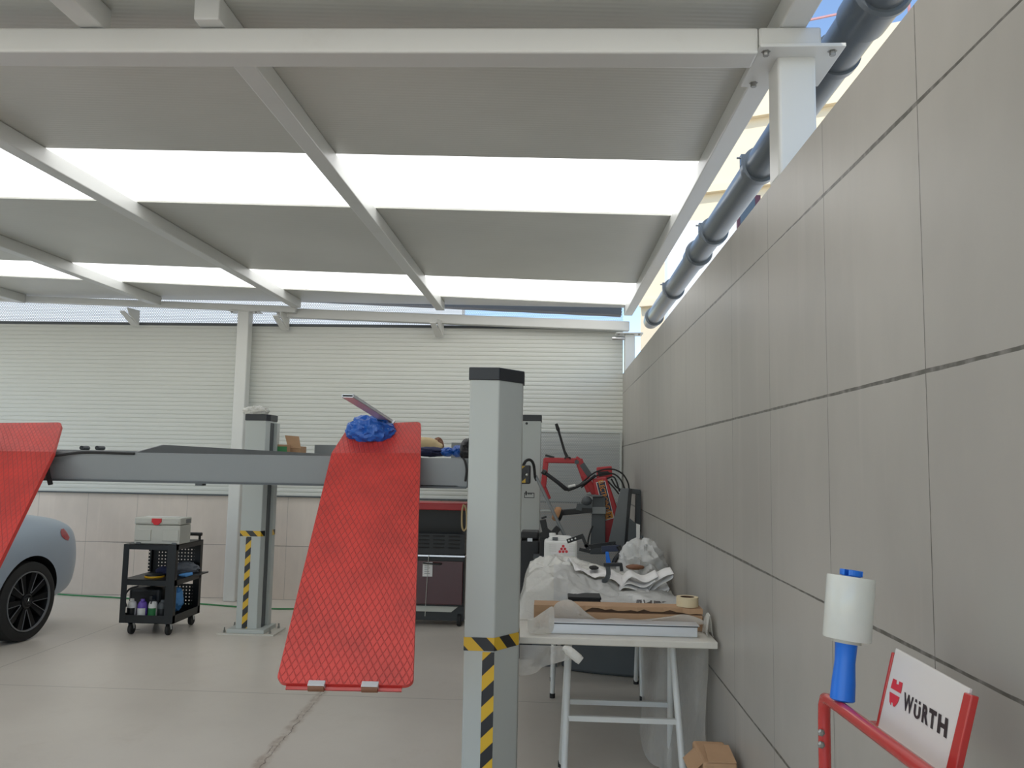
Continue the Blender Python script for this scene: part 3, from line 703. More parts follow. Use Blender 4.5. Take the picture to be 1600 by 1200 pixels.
rag('nitrile_glove', 'bright blue crumpled glove beside the rolled beige cloth on the runway', 'glove', at(699, 706, 4.2), (.032, .04, .022), 'blue_bag', 9)
rag('black_sack', 'black rounded sack at the end of the beam against the grey post', 'sack', at(730, 704, 4.1), (.035, .05, .055), 'black', 10)
p = at(733, 684, 3.95); 
def carton(name, label, lo, hi, m, flap=None, rot=0):
    t = thing(name, label, 'box', (Vector(lo)+Vector(hi))/2*1.0-Vector((0, 0, (hi[2]-lo[2])/2)))
    R = Matrix.Rotation(rot, 3, 'Z'); MB().box(lo, hi, R).build('box_body', m, t, bevel=.002)
    if flap: mb = MB(); mb.prism(flap, (.0, .006, 0)); mb.build('flap', 'cardboard', t)
    return t
zf = zb+.10
a, b = at(437, 703, 7.7), at(470, 690, 7.7)
carton('cardboard_box', 'open cardboard box with a raised flap at the far end of the left runway', (at(448, 700, 7.7).x, 7.7, zf), (at(469, 700, 7.7).x, 7.9, at(450, 697, 7.7).z), 'cardboard',
       [at(450, 700, 7.69), at(470, 701, 7.69), at(467, 682, 7.72), at(445, 680, 7.72)])
t = carton('product_box', 'small green and tan box next to the open cardboard flap on the left runway', (at(428, 700, 7.6).x, 7.6, zf), (at(449, 700, 7.6).x, 7.69, at(440, 694.5, 7.6).z), 'cardboard')
MB().box((at(428.5, 700, 7.6).x, 7.597, zf), (at(448.5, 700, 7.6).x, 7.6, at(440, 697.5, 7.6).z)).build('green_label', 'green', t)
p = at(400, 641, 7.5)
tag(MB().blob(p+Vector((0, 0, -.01)), (.11, .07, .045), .35, 3, 12, 44, 24).build('plastic_wrap', 'film', smooth=True, org=(p.x, p.y, at(398, 647, 7.5).z)), 'crumpled clear plastic wrap on top of the far left lift post', 'plastic wrap')

# ------------------------------------------------------------------ car
CXR, CY0 = -5.37, 7.71     # centre line and rear end
WY = at(41, 941, 6.87).y
car = thing('car', 'matte grey-blue coupe with black multi-spoke wheels parked at the left', 'car', (CXR+.91, WY, 0))
CAR_ROT = math.radians(-5.2)
ST = [  # u, w, zlow, zbelt, ztop, wtop
 (.0, .48, .52, .74, .78, .30), (.03, .68, .40, .82, .88, .40), (.10, .80, .33, .895, .975, .48), (.26, .875, .28, .955, 1.04, .56),
 (.65, .925, .24, .985, 1.085, .66), (.95, .93, .23, .975, 1.11, .66), (1.25, .925, .23, .965, 1.22, .60), (1.7, .92, .22, .96, 1.36, .57),
 (2.3, .92, .22, .955, 1.41, .57), (2.8, .92, .22, .95, 1.36, .57), (3.2, .92, .22, .945, 1.16, .60), (3.5, .92, .22, .93, .99, .64),
 (4.1, .90, .22, .86, .90, .60), (4.5, .80, .24, .74, .78, .50), (4.68, .60, .30, .62, .66, .4)]
def ring(u, w, zl, zb, zt, wt):
    h = zb-zl
    return [(0, zl), (w*.55, zl), (w*.86, zl), (w*.95, zl+h*.10), (w*.985, zl+h*.3), (w, zl+h*.52), (w*.985, zl+h*.74), (w*.955, zl+h*.90), (w*.90, zb),
            (w*.90*.45+wt*.55+.012, zb*.45+zt*.55), (wt, zt-.035), (wt*.6, zt-.005), (0, zt+.01)]
NR = len(ring(*ST[0])); vs = []; fs = []
for s in ST:
    half = ring(*s); full = [(x, z) for x, z in half]+[(-x, z) for x, z in half[-2:0:-1]]
    vs += [Vector((CXR+x, CY0-s[0], z)) for x, z in full]
K = 2*NR-2
for i in range(len(ST)-1):
    for k in range(K): fs.append((i*K+k, i*K+(k+1) % K, (i+1)*K+(k+1) % K, (i+1)*K+k))
fs += [tuple(range(K)), tuple(reversed(range((len(ST)-1)*K, len(ST)*K)))]
body = MB().add(vs, fs).build('car_body', 'car_paint', car, smooth=True)
WR, WZ = .335, .335
WY = at(41, 941, 6.87).y; WXO = at(41, 941, 6.87).x
wheels = [(CXR+.92-.01, WY), (CXR-.92+.01, WY), (CXR+.92-.01, WY-2.85), (CXR-.92+.01, WY-2.85)]
sub = body.modifiers.new('sub', 'SUBSURF'); sub.levels = 3; sub.render_levels = 3
cut = MB()
for (wx, wy) in wheels:
    s = 1 if wx > CXR else -1; cut.lathe([(.378, 0), (.378, .42)], (wx+s*.08, wy, WZ+.005), (-s, 0, 0), 48)
co = cut.build('arch_cut', 'black')
bo = body.modifiers.new('arch', 'BOOLEAN'); bo.object = co; bo.operation = 'DIFFERENCE'; bo.solver = 'EXACT'
dg = bpy.context.evaluated_depsgraph_get(); dg.update(); nm_ = bpy.data.meshes.new_from_object(body.evaluated_get(dg))
body.modifiers.clear(); body.data = nm_; bpy.data.objects.remove(co)
nm_.materials.clear(); nm_.materials.append(M['car_paint']); nm_.materials.append(M['black'])
for p in nm_.polygons:
    p.use_smooth = True; p.material_index = 0
    c = p.center+Vector(car.location)
    for (wx, wy) in wheels:
        d = math.hypot(c.y-wy, c.z-WZ); s = 1 if wx > CXR else -1
        if d < .375 or (abs(d-.378) < .006 and abs(p.normal.x) < .3 and abs(c.x-wx) < .5 and c.z < .80): p.material_index = 1
nm_.set_sharp_from_angle(angle=math.radians(40))
def wheel(wx, wy):
    s = 1 if wx > CXR else -1; o = Vector((wx-s*.0, wy, WZ)); ax = Vector((s, 0, 0))
    w = MB().lathe([(.247, -.22), (.30, -.225), (.329, -.205), (WR, -.17), (WR, -.05), (.329, -.018), (.30, -.002), (.26, -.004), (.247, -.02)], o, ax, 72, close=True).build('wheel', 'rubber', car, smooth=True)
    MB().lathe([(.251, -.21), (.247, -.012), (.236, -.05), (.222, -.20)], o, ax, 64, close=True).build('rim_barrel', 'rim_dark', w, smooth=True)
    MB().lathe([(.253, -.016), (.253, -.002), (.243, -.002), (.241, -.016)], o, ax, 72, close=True).build('rim_edge', 'machined', w, smooth=True)
    MB().lathe([(.222, -.21), (.222, -.20)], o, ax, 48).build('brake_backing', 'black', w)
    MB().lathe([(.165, -.135), (.165, -.12)], o, ax, 48).build('brake_disc', 'dark_grey', w)
    dk = MB(); ed = MB()
    dk.lathe([(.062, -.09), (.062, -.022), (.05, -.016)], o, ax, 32)
    def P2(a, r, x): return o+ax*x+Vector((0, math.cos(a), math.sin(a)))*r
    for k in range(5):
        a0 = 2*PI*k/5+.35
        for sg in (-1, 1):
            a_in, a_out, a_out2 = a0+sg*.30, a0+sg*.16, a0+sg*.40
            q = [P2(a0+sg*.02, .045, -.03), P2(a_in+sg*.22, .055, -.03), P2(a_out2, .247, -.02), P2(a_out, .247, -.02)]
            dk.prism(q, ax*-.035)
            i, j = P2(a_in+sg*.26, .075, -.027), P2(a_out2, .247, -.016); ed.bar(i, j, .0045, .005, ax)
            if sg == 1: m0 = P2(a0+2*PI/10-.07*0, .072, -.027)
        # u-shaped machined edge between neighbouring spoke pairs
        b0 = a0+.30+.26; b1 = a0+2*PI/5-.30-.26
        ed.bar(P2(b0, .075, -.027), P2(b1, .075, -.027), .0045, .005, ax)
    dk.build('spokes', 'rim_dark', w); ed.build('machined_edge', 'machined', w)
    hb = MB(); hb.lathe([(.034, -.014), (.034, -.008), (.029, -.008), (.029, -.014)], o, ax, 32, close=True)
    for k in range(3):
        a = PI/2+2*PI*k/3; hb.hexa([P2(a+1.57, .005, -.014), P2(a, .029, -.012), P2(a-1.57, .005, -.014)], [P2(a+1.57, .003, -.009), P2(a, .028, -.009), P2(a-1.57, .003, -.009)])
    hb.build('hub_emblem', 'chrome', w)
for (wx, wy) in wheels: wheel(wx, wy)
bvh_body = None
from mathutils.bvhtree import BVHTree
tr = [v.co.copy() for v in nm_.vertices]; bvh_body = BVHTree.FromPolygons([v+Vector(car.location) for v in tr], [tuple(p.vertices) for p in nm_.polygons])
def on_body(x, y):
    Q = Matrix.Translation(car.location) @ Matrix.Rotation(-CAR_ROT, 4, 'Z') @ Matrix.Translation(-Vector(car.location))
    e = Q @ EYE; d = (Q @ (EYE+ray(x, y))-e).normalized(); h = bvh_body.ray_cast(e, d); return (h[0]+h[1]*.004) if h[0] is not None else None
def body_patch(name, outline, m, n=9):
    """a thin shell following the body inside a photo outline"""
    cx = sum(p[0] for p in outline)/len(outline); cy = sum(p[1] for p in outline)/len(outline); rings = []
    for j in range(n+1):
        r = []
        for (x, y) in outline:
            q = on_body(cx+(x-cx)*j/n, cy+(y-cy)*j/n)
            if q is None: return None
            r.append(q)
        rings.append(r)
    k = len(outline); vs = [v for r in rings for v in r]; fs = [(j*k+i, j*k+(i+1) % k, (j+1)*k+(i+1) % k, (j+1)*k+i) for j in range(n) for i in range(k)]
    return MB().add(vs, fs).build(name, m, car, smooth=True)
body_patch('tail_lamp', [(95, 827), (99, 826), (104, 832), (108, 840), (106, 845), (101, 843), (96, 838), (94, 832)], 'tail')
MB().tube([Vector((CXR+.80, CY0-1.1-.05*k, 1.0)) for k in range(2)], .004, 6).build('window_trim', 'black', car)
for s in (1, -1):
    q = [Vector((CXR+s*.80, CY0-1.02, 1.02)), Vector((CXR+s*.825, CY0-3.15, 1.0)), Vector((CXR+s*.66, CY0-2.75, 1.26)), Vector((CXR+s*.63, CY0-1.75, 1.29)), Vector((CXR+s*.70, CY0-1.3, 1.15))]
    MB().prism(q, (s*.012, 0, .004)).build('side_window', 'glass_dark', car)

car.rotation_euler.z = CAR_ROT

# ------------------------------------------------------------------ tool cart
cl, crr = at(188, 940, 7.2).x, at(271, 940, 7.2).x; cf, cbk = 7.2, 7.76
zt = at(230, 851, 7.2).z; zm = at(230, 906, 7.2).z; zbt = at(230, 968, 7.2).z
cart = thing('tool_cart', 'black steel tool cart with pegboard back and open shelves on castors', 'tool cart', ((cl+crr)/2, (cf+cbk)/2, 0))
def tray(z, h, nm, up=False):
    mb = MB(); mb.box((cl, cf, z-.004 if not up else z-h), (crr, cbk, z if not up else z-h+.004))
    z0, z1 = z-h, z
    mb.box((cl, cf, z0), (crr, cf+.004, z1)); mb.box((cl, cbk-.004, z0), (crr, cbk, z1)); mb.box((cl, cf, z0), (cl+.004, cbk, z1)); mb.box((crr-.004, cf, z0), (crr, cbk, z1))
    return mb.build(nm, 'black_metal', cart)
tray(zt, .045, 'top_shelf'); tray(zm, .05, 'middle_shelf'); tray(zbt+.035, .07, 'bottom_tray', True)
for (x0, x1) in ((cl, cl+.052), (crr-.08, crr)):
    for (y0, y1) in ((cf-.003, cf+.004), (cbk-.004, cbk+.003)):
        mb = MB(); mb.box((x0, y0, zbt-.035), (x1, y1, zt)); xs = x0 if x0 == cl else x1-.004
        mb.box((xs, y0 if y0 < 7.5 else y1-.05, zbt-.035), (xs+.004, y0+.05 if y0 < 7.5 else y1, zt)); mb.build('corner_post', 'black_metal', cart, bevel=.001)
for (z0, z1, x0) in ((at(250, 893, 7.76).z, zt-.01, at(233, 870, 7.76).x), (zbt, zm-.11, cl+.06)):
    vs = [(x0, cbk-.012, z0), (crr-.01, cbk-.012, z0), (crr-.01, cbk-.012, z1), (x0, cbk-.012, z1)]
    MB().add(vs, [(0, 1, 2, 3)], [[(v[0], v[2]) for v in vs]]).build('pegboard_panel', 'pegboard', cart, fix=False)
mb = MB(); mb.tube([(cl+.04, cbk+.005, zt-.02), (cl+.04, cbk+.005, zt+.05)], .012, 10); mb.tube([(crr-.04, cbk+.005, zt-.02), (crr-.04, cbk+.005, zt+.05)], .012, 10); mb.tube([(cl+.04, cbk+.005, zt+.05), (crr-.02, cbk+.005, zt+.05)], .016, 12)
mb.build('push_handle', 'rubber', cart, smooth=True)
for (x, y) in ((cl+.085, cf+.05), (crr-.06, cf+.05), (cl+.085, cbk-.05), (crr-.06, cbk-.05)):
    mb = MB(); mb.box((x-.03, y-.03, .115), (x+.03, y+.03, zbt-.034)); mb.prism([(x-.024, y-.02, .118), (x-.024, y+.02, .118), (x-.024, y+.03, .05), (x-.024, y+.01, .05)], (.004, 0, 0)); mb.prism([(x+.02, y-.02, .118), (x+.02, y+.02, .118), (x+.02, y+.03, .05), (x+.02, y+.01, .05)], (.004, 0, 0))
    c = mb.build('castor', 'alu', cart)
    MB().lathe([(.02, -.016), (.045, -.016), (.05, -.01), (.05, .01), (.045, .016), (.02, .016)], (x, y+.015, .05), (1, 0, 0), 24).build('castor_wheel', 'rubber', c, smooth=True)
# storage case on the cart
sx0, sx1 = at(208.5, 840, 7.24).x, at(281, 840, 7.24).x; sz1 = at(240, 809, 7.24).z
cs = thing('storage_case', 'light grey stackable tool case with a red latch on top of the black cart', 'tool case', ((sx0+sx1)/2, 7.39, zt))
sy0, sy1 = 7.24, 7.47; zs = zt+.002; hh = sz1-zs
MB().box((sx0+.004, sy0+.004, zs), (sx1-.004, sy1-.004, zs+hh*.72)).build('case_body', 'grey_plastic', cs, bevel=.008, seg=3)
MB().box((sx0, sy0, zs+hh*.735), (sx1, sy1, sz1)).build('case_lid', 'grey_plastic', cs, bevel=.01, seg=3)
xm = (sx0+sx1)/2-.005
MB().prism([(xm-.043, sy0-.014, sz1-.006), (xm+.043, sy0-.014, sz1-.006), (xm+.043, sy0-.014, sz1-.035), (xm+.018, sy0-.014, sz1-.062), (xm-.018, sy0-.014, sz1-.062), (xm-.043, sy0-.014, sz1-.035)], (0, .016, 0)).build('latch', 'latch_red', cs)
for x in (sx0+.085, sx1-.09):
    MB().box((x-.075, sy0-.003, zs+.03), (x+.075, sy0+.02, zs+hh*.55)).build('front_rib', 'grey_plastic', cs, bevel=.003)
    MB().box((x-.075, sy0-.006, zs+hh*.78), (x+.075, sy0+.02, sz1-.03)).build('front_rib', 'grey_plastic', cs, bevel=.003)
MB().box((sx1-.003, sy0+.11, zs+hh*.78), (sx1+.003, sy0+.2, zs+hh*.93)).build('side_grip', 'runway_grey', cs)
for x in (sx0+.05, sx1-.05): MB().box((x-.02, sy0-.004, zs), (x+.02, sy0+.01, zs+.016)).build('case_foot', 'runway_grey', cs)
mb = MB(); mb.box((sx0+.06, sy0+.09, sz1), (sx1-.06, sy1-.09, sz1+.006)); mb.build('lid_handle', 'white_plastic', cs, bevel=.002)
# bottles on the bottom shelf
def bottle(label, px_, Y, r, h, body, cap, lab, spray=False):
    x = at(px_, 950, Y).x; z = zbt-.031+.004; o = Vector((x, Y, z)); t = thing('detailing_bottle', label, 'bottle', o, 'car care bottles on the bottom shelf')
    MB().lathe([(r*.9, 0), (r, .01), (r, h*.66), (r*.95, h*.76), (r*.75, h*.86), (r*.5, h*.89)], o, seg=24).build('bottle_body', body, t, smooth=True)
    MB().lathe([(r*.46, h*.87), (r*.46, h*.98), (r*.4, h)], o, seg=20).build('bottle_cap', cap, t, smooth=True)
    mb = MB(); vs = []; n = 10
    for k in range(n+1):
        a = -PI/2-1.1+2.2*k/n
        vs += [o+Vector((math.cos(a)*r*1.01, math.sin(a)*r*1.01, h*.1)), o+Vector((math.cos(a)*r*1.01, math.sin(a)*r*1.01, h*.58))]
    mb.add(vs, [(2*k, 2*k+2, 2*k+3, 2*k+1) for k in range(n)]); mb.build('bottle_label', lab, t, smooth=True)
    if spray:
        mb = MB(); mb.box((x-.012, Y-.05, z+h), (x+.012, Y+.02, z+h+.03)); mb.bar((x, Y-.03, z+h+.005), (x, Y-.045, z+h-.04), .012, .006, (1, 0, 0)); mb.build('spray_head', cap, t)
    return t
bottle('white detailing bottle with a black label, leftmost on the bottom shelf', 206, 7.32, .042, .185, 'white_plastic', 'white_plastic', 'black')
bottle('violet detailing bottle with a white label, second from the left on the bottom shelf', 222.5, 7.32, .042, .185, 'purple', 'purple', 'white_plastic')
bottle('pale spray bottle with a green label on the bottom shelf of the cart', 239, 7.32, .040, .19, 'white_plastic', 'black', 'green', True)
bottle('dark grey detailing bottle to the right of the green labelled one', 254, 7.33, .042, .18, 'dark_grey', 'dark_grey', 'black')
bottle('slim dark spray can behind the right post of the cart', 266, 7.36, .03, .18, 'navy_cloth', 'dark_grey', 'grey_plastic')
o = Vector((at(228, 935, 7.55).x, 7.58, zbt-.027))
bg_ = thing('tool_bag', 'black fabric tool bag standing behind the bottles on the bottom shelf', 'bag', o)
MB().box((o.x-.15, 7.5, o.z), (o.x+.17, 7.68, o.z+.26)).build('bag_body', 'black', bg_, bevel=.04, seg=4)
MB().tube(crv([o+Vector((-.15, -.09, .08)), o+Vector((-.17, -.1, .16)), o+Vector((-.13, -.1, .24)), o+Vector((-.05, -.09, .27))]), .009, 8).build('bag_handle', 'black', bg_, smooth=True)
rag('nitrile_glove', 'light blue glove hanging bunched at the right of the bottom shelf', 'glove', at(276, 936, 7.5), (.055, .06, .10), 'glove_blue', 21, .3)
def disc(label, px_, py_, Y, r, h, m1, m2):
    p = at(px_, py_, Y); p.z = zm; t = thing('polishing_pad', label, 'polishing pad', p)
    MB().lathe([(r, 0), (r*1.03, h*.25), (r, h*.5)], p, seg=32).build('foam', m2, t, smooth=True); MB().lathe([(r*.97, h*.5), (r*.97, h*.85), (r*.8, h)], p, seg=32).build('backing', m1, t, smooth=True)
disc('black polishing pad with a yellow foam rim on the middle shelf', 242, 893, 7.38, .085, .03, 'black', 'yellow')
rag('microfibre_cloth', 'dark blue microfibre cloth behind the polishing pad on the middle shelf', 'cloth', Vector((at(259, 887, 7.5).x, 7.5, zm+.04)), (.085, .05, .04), 'navy_cloth', 23)
rag('microfibre_cloth', 'grey bunched cloth at the right back of the middle shelf', 'cloth', Vector((at(291, 884, 7.6).x, 7.6, zm+.055)), (.12, .07, .055), 'grey_cloth', 24)
p = Vector((at(266.5, 890, 7.3).x, 7.3, zm)); t = thing('sample_jar', 'small clear plastic jar with a yellow lid on the middle shelf', 'jar', p)
MB().lathe([(.024, 0), (.026, .055)], p, seg=20).build('jar_body', 'grey_cloth', t, smooth=True); MB().lathe([(.028, .055), (.028, .068)], p, seg=20).build('jar_lid', 'yellow', t)
p = Vector((at(300, 895, 7.55).x, 7.55, zm)); t = thing('parts_tray', 'flat black tray sticking out over the right side of the middle shelf', 'tray', p)
MB().prism([(p.x-.1, 7.45, zm+.002), (p.x+.11, 7.48, zm+.012), (p.x+.11, 7.66, zm+.012), (p.x-.1, 7.66, zm+.002)], (0, 0, .012)).build('tray_body', 'black', t)
p = Vector((at(289, 893, 7.4).x, 7.42, zm+.02)); tag(MB().tube([p+Vector((-.06, 0, -.005)), p, p+Vector((.05, .03, .01))], [.01, .02, .014], 14).build('brush_handle', 'glove_blue', smooth=True, org=p), 'light blue brush handle on the middle shelf in front of the grey cloth', 'brush')
# green hose on the floor
hp = [atZ(x, y, .008) for x, y in ((60, 924), (100, 929), (185, 934), (320, 944), (370, 948), (420, 951), (480, 952), (560, 958))]
tag(MB().tube(crv(hp), .0085, 8).build('garden_hose', 'green', smooth=True, org=hp[0]), 'thin green hose lying along the floor in front of the back wall', 'hose')

# ------------------------------------------------------------------ tool cabinet behind the ramp
yc = 7.95; x0, x1 = -1.55, at(725, 900, yc).x
def zc(y): return at(690, y, yc).z
cab = thing('tool_cabinet', 'dark red and black roller tool cabinet with a red top, behind the red ramp', 'tool cabinet', ((x0+x1)/2, yc+.25, 0))
D = .5
MB().box((x0, yc+.02, zc(948)), (x1, yc+D, zc(868))).build('cabinet_body', 'black_metal', cab, bevel=.006)
dr = MB().box((x0+.02, yc, zc(945)), (x1-.012, yc+.02, zc(877))).build('cabinet_door', 'dark_red', cab, bevel=.006)
xa, xb = at(664, 880, yc).x, at(688, 880, yc).x
MB().tube(crv([(xa, yc, zc(880)), (xa, yc-.035, zc(880)), (xb, yc-.035, zc(881)), (xb, yc, zc(881))], 6), .008, 10).build('door_handle', 'black', dr, smooth=True)
MB().box((x0, yc-.005, zc(870)), (x1+.004, yc+D, zc(867.5))).build('chrome_edge', 'chrome', cab)
h = MB(); h.box((x0, yc+.3, zc(866)), (x1, yc+.32, zc(796))); h.box((x0, yc+.02, zc(866)), (x0+.02, yc+.3, zc(796))); h.box((x1-.02, yc+.02, zc(866)), (x1, yc+.3, zc(796))); h.box((x0+.02, yc+.1, zc(845)), (x1-.02, yc+.3, zc(838)))
hu = h.build('hutch', 'black', cab)
v = MB(); v.box((x0, yc+.0, zc(866)), (x1, yc+.02, zc(834))); vp = v.build('vent_panel', 'black_metal', hu)
v = MB()
for i in range(5):
    xs = x1-.1-i*.15
    if xs < x0+.09: continue
    for zz in (839, 845, 851, 857): v.box((xs-.06, yc-.008, zc(zz)), (xs+.05, yc, zc(zz-2)))
v.build('vent_louvre', 'rubber', vp)
MB().box((x0-.01, yc-.01, zc(797)), (x1+.0, yc+.34, zc(786))).build('hood', 'red_machine', cab, bevel=.008)
MB().prism([(x0+.05, yc+.04, zc(945)), (x1-.03, yc+.04, zc(945)), (x1-.12, yc+.03, zc(957)), (x0+.12, yc+.03, zc(957))], (0, .02, 0)).build('kick_plate', 'grey_plastic', cab)
MB().box((x0+.02, yc+.06, .05), (x1-.0, yc+D-.05, zc(948))).build('plinth', 'black', cab)
for x in (x0+.1, x1-.045):
    for y in (yc+.08, yc+D-.08):
        MB().lathe([(.02, -.02), (.06, -.018), (.062, 0), (.06, .018), (.02, .02)], (x, y, .062), (1, 0, 0), 24).build('castor', 'rubber', cab, smooth=True)
p = at(668, 890, yc-.012)
tg = thing('paper_tag', 'white paper tag hanging on a string in front of the dark red cabinet door', 'tag', p)
MB().box((p.x-.048, yc-.014, at(0, 902, yc).z if False else zc(901)), (p.x+.048, yc-.012, zc(878.5))).build('tag_card', 'paper', tg)
mb = MB()
for k in range(5): mb.box((p.x-.03, yc-.0145, zc(897-k*3)), (p.x+.025-.008*(k % 3), yc-.0138, zc(896.2-k*3)))
mb.build('printed_lines', 'grey_cloth', tg)
MB().tube([(p.x+.008, yc-.016, zc(868)), (p.x, yc-.016, zc(902)), (p.x-.012, yc-.016, zc(963))], .003, 6).build('string', 'grey_plastic', tg)
q = [at(x, y, yc-.02) for x, y in ((724.5, 788), (722, 800), (722, 822), (725, 829), (729, 822), (729, 800), (726, 789))]
tag(MB().tube(crv(q), .009, 8).build('strap', 'beige_cloth', smooth=True, org=q[3]), 'beige looped strap hanging on the right corner of the red topped cabinet', 'strap')

# ------------------------------------------------------------------ work table with trestles
TZ = .775; TY0, TY1 = 3.90, 6.30; TX0, TX1 = -.17, atX(1127, 1005, .785).x
tb = thing('work_table', 'long scuffed white table on white tubular trestles against the tiled wall', 'table', (.3, 5.1, 0))
MB().box((TX0, TY0, TZ-.032), (TX1, TY1, TZ)).build('tabletop', 'table_white', tb, bevel=.005)
def trestle(ya, yb, xl, xr, xlb, xrb):
    ym = (ya+yb)/2
    bar_ = MB().bar((xl-.05, ym, TZ-.05), (xr+.03, ym, TZ-.05), .035, .035).build('trestle_bar', 'steel_white', tb)
    for (xt, xb) in ((xl, xlb), (xr, xrb)):
        for (yf, yt) in ((ya, ym-.02), (yb, ym+.02)):
            MB().tube([(xt, yt, TZ-.05), (xb, yf, .012)], .0165, 14).build('leg', 'steel_white', tb, smooth=True)
            MB().lathe([(.019, 0), (.019, .03)], (xb, yf, 0), seg=14).build('leg_foot', 'rubber', tb, smooth=True)
    for (yf, yt) in ((ya, ym-.02), (yb, ym+.02)):
        k = .50; y = yf+(yt-yf)*k; a = Vector((xlb+(xl-xlb)*k, y, .012+(TZ-.062)*k)); b = Vector((xrb+(xr-xrb)*k, y, .012+(TZ-.062)*k))
        MB().bar(a, b, .02, .024).build('stretcher', 'steel_white', tb)
xl, xr = at(889, 1040, 4.12).x, at(1052, 1015, 4.12).x
trestle(3.93, 4.44, xl, xr, atZ(880, 1190, 0).x-.01, at(1071, 1195, 3.95).x)
trestle(5.70, 6.12, at(866, 1010, 5.9).x, at(999, 1010, 5.9).x, atZ(863, 1090, 0).x, atZ(1003, 1093, 0).x)

# aluminium section, carton, tape and black box at the front of the table
a, b = at(858, 993, 3.99), at(1090, 993, 3.99); zt = at(980, 974.5, 3.99).z
al = thing('aluminium_profile', 'long boxy silver aluminium section lying along the front edge of the white table', 'metal profile', ((a.x+b.x)/2, 4.03, TZ))
MB().box((a.x, 3.99, TZ+.001), (b.x, 4.075, zt-.004)).build('profile', 'alu', al, bevel=.002)
MB().box((a.x-.005, 3.982, zt-.003), (b.x+.008, 4.08, zt)).build('top_lip', 'alu', al)
MB().box((a.x, 3.9885, zt-.010), (b.x+.002, 4.076, zt-.003)).build('lip_gap_shade', 'dark_grey', al)  # dark strip standing in for the shadow in the gap under the lip
a, b = at(834, 966, 4.14), at(1098, 966, 4.14); zc0, zc1 = TZ+.001, at(960, 948.5, 4.14).z
bx = thing('long_carton', 'long brown cardboard carton with a torn top lying behind the aluminium section', 'box', ((a.x+b.x)/2, 4.2, TZ))
zm_ = zc0+(zc1-zc0)*.72
MB().box((a.x, 4.14, zc0), (b.x, 4.27, zm_)).build('carton_body', 'cardboard', bx, bevel=.003)
MB().box((a.x+.01, 4.16, zm_), (b.x-.01, 4.265, zc1-.006)).build('carton_inside', 'cardboard_dark', bx)
n = 26; random.seed(5); pts = []; low = []
for i in range(n+1):
    t = i/n; y = 4.138 if (t < .30 or t > .90) else 4.142+.012*random.random()+.006*math.sin(t*9)
    zz = zm_-.002 if (t < .30) else (zm_-.002+(zc1-zm_)*min(1, max(0, (.35+.5*random.random())*(1.0 if .33 < t < .85 else .4))))
    pts.append((a.x+(b.x-a.x)*t, y, zz))
mb = MB(); top = [Vector((x, 4.27, zc1)) for x, y, zz in pts]; mid = [Vector((x, y, zc1)) for x, y, zz in pts]; dn = [Vector((x, y-.002, zz)) for x, y, zz in pts]
for i in range(n):
    mb.add([mid[i], mid[i+1], top[i+1], top[i]], [(0, 1, 2, 3)]); mb.add([dn[i], dn[i+1], mid[i+1], mid[i]], [(0, 1, 2, 3)])
mb.build('torn_lid', 'cardboard', bx, solid=.003)
p = at(1074.5, 953, 4.2); tr_ = .055
tp = thing('masking_tape', 'roll of cream masking tape standing flat on the right end of the brown carton', 'tape roll', (p.x, 4.21, zc1+.003))
MB().lathe([(tr_, 0), (tr_, .046), (.036, .046), (.036, 0)], (p.x, 4.21, zc1+.003), seg=40, close=True).build('tape', 'tape', tp, smooth=True)
MB().lathe([(.036, .001), (.036, .045), (.033, .045), (.033, .001)], (p.x, 4.21, zc1+.003), seg=40, close=True).build('core', 'cardboard_dark', tp, smooth=True)
a, b = at(888, 946, 4.36), at(938, 946, 4.36); zt = at(912, 931.5, 4.36).z
kb = thing('black_box', 'small black box with a loose lid behind the brown carton on the plastic sheet', 'box', ((a.x+b.x)/2, 4.4, TZ))
MB().box((a.x, 4.33, zt-.075), (b.x, 4.47, zt-.014)).build('box_body', 'black', kb, bevel=.003)
MB().box((a.x-.003, 4.325, zt-.012), (b.x+.003, 4.475, zt)).build('box_lid', 'rubber', kb, bevel=.002)

# plastic sheeting heaped over the table (a height field with creases)
def g(x, y, cx, cy, sx, sy, a): return a*math.exp(-((x-cx)/sx)**2-((y-cy)/sy)**2)
def crease(x, y, s, seed):
    k = 0
    for f, a in ((1, 1), (2.1, .55), (4.3, .3), (8.5, .16)):
        k += a*(.45-abs(noise.noise(Vector((x*s*f+seed, y*s*f*.7-seed, seed*.37)))*1.7))
    return k
def heap_z(x, y):
    z = g(x, y, -.02, 5.25, .27, .6, .165)+g(x, y, .34, 5.45, .28, .5, .085)+g(x, y, -.05, 4.55, .24, .26, .12)+g(x, y, .12, 4.85, .2, .2, .05)+g(x, y, .5, 4.8, .3, .35, .05)
    ex = min(1, max(0, (x-TX0+.03)/.07))*min(1, max(0, (.775-x)/.06))*min(1, max(0, (y-4.30)/.10))*min(1, max(0, (6.28-y)/.15))
    return TZ+.004+ex*(.022+max(0, z+crease(x, y, 3.6, 2)*(.02+z*.14)+crease(x, y, 9, 7)*.006))
hp_ = MB().grid(lambda u, v: Vector((TX0+.01+u*(.775-TX0-.01), 4.30+v*1.98, heap_z(TX0+.01+u*(.775-TX0-.01), 4.30+v*1.98))), 90, 130)
tag(hp_.build('plastic_sheeting', 'film', smooth=True, org=(.3, 5.3, TZ)), 'big heap of milky crumpled plastic sheeting covering the back and left of the white table', 'plastic sheeting')
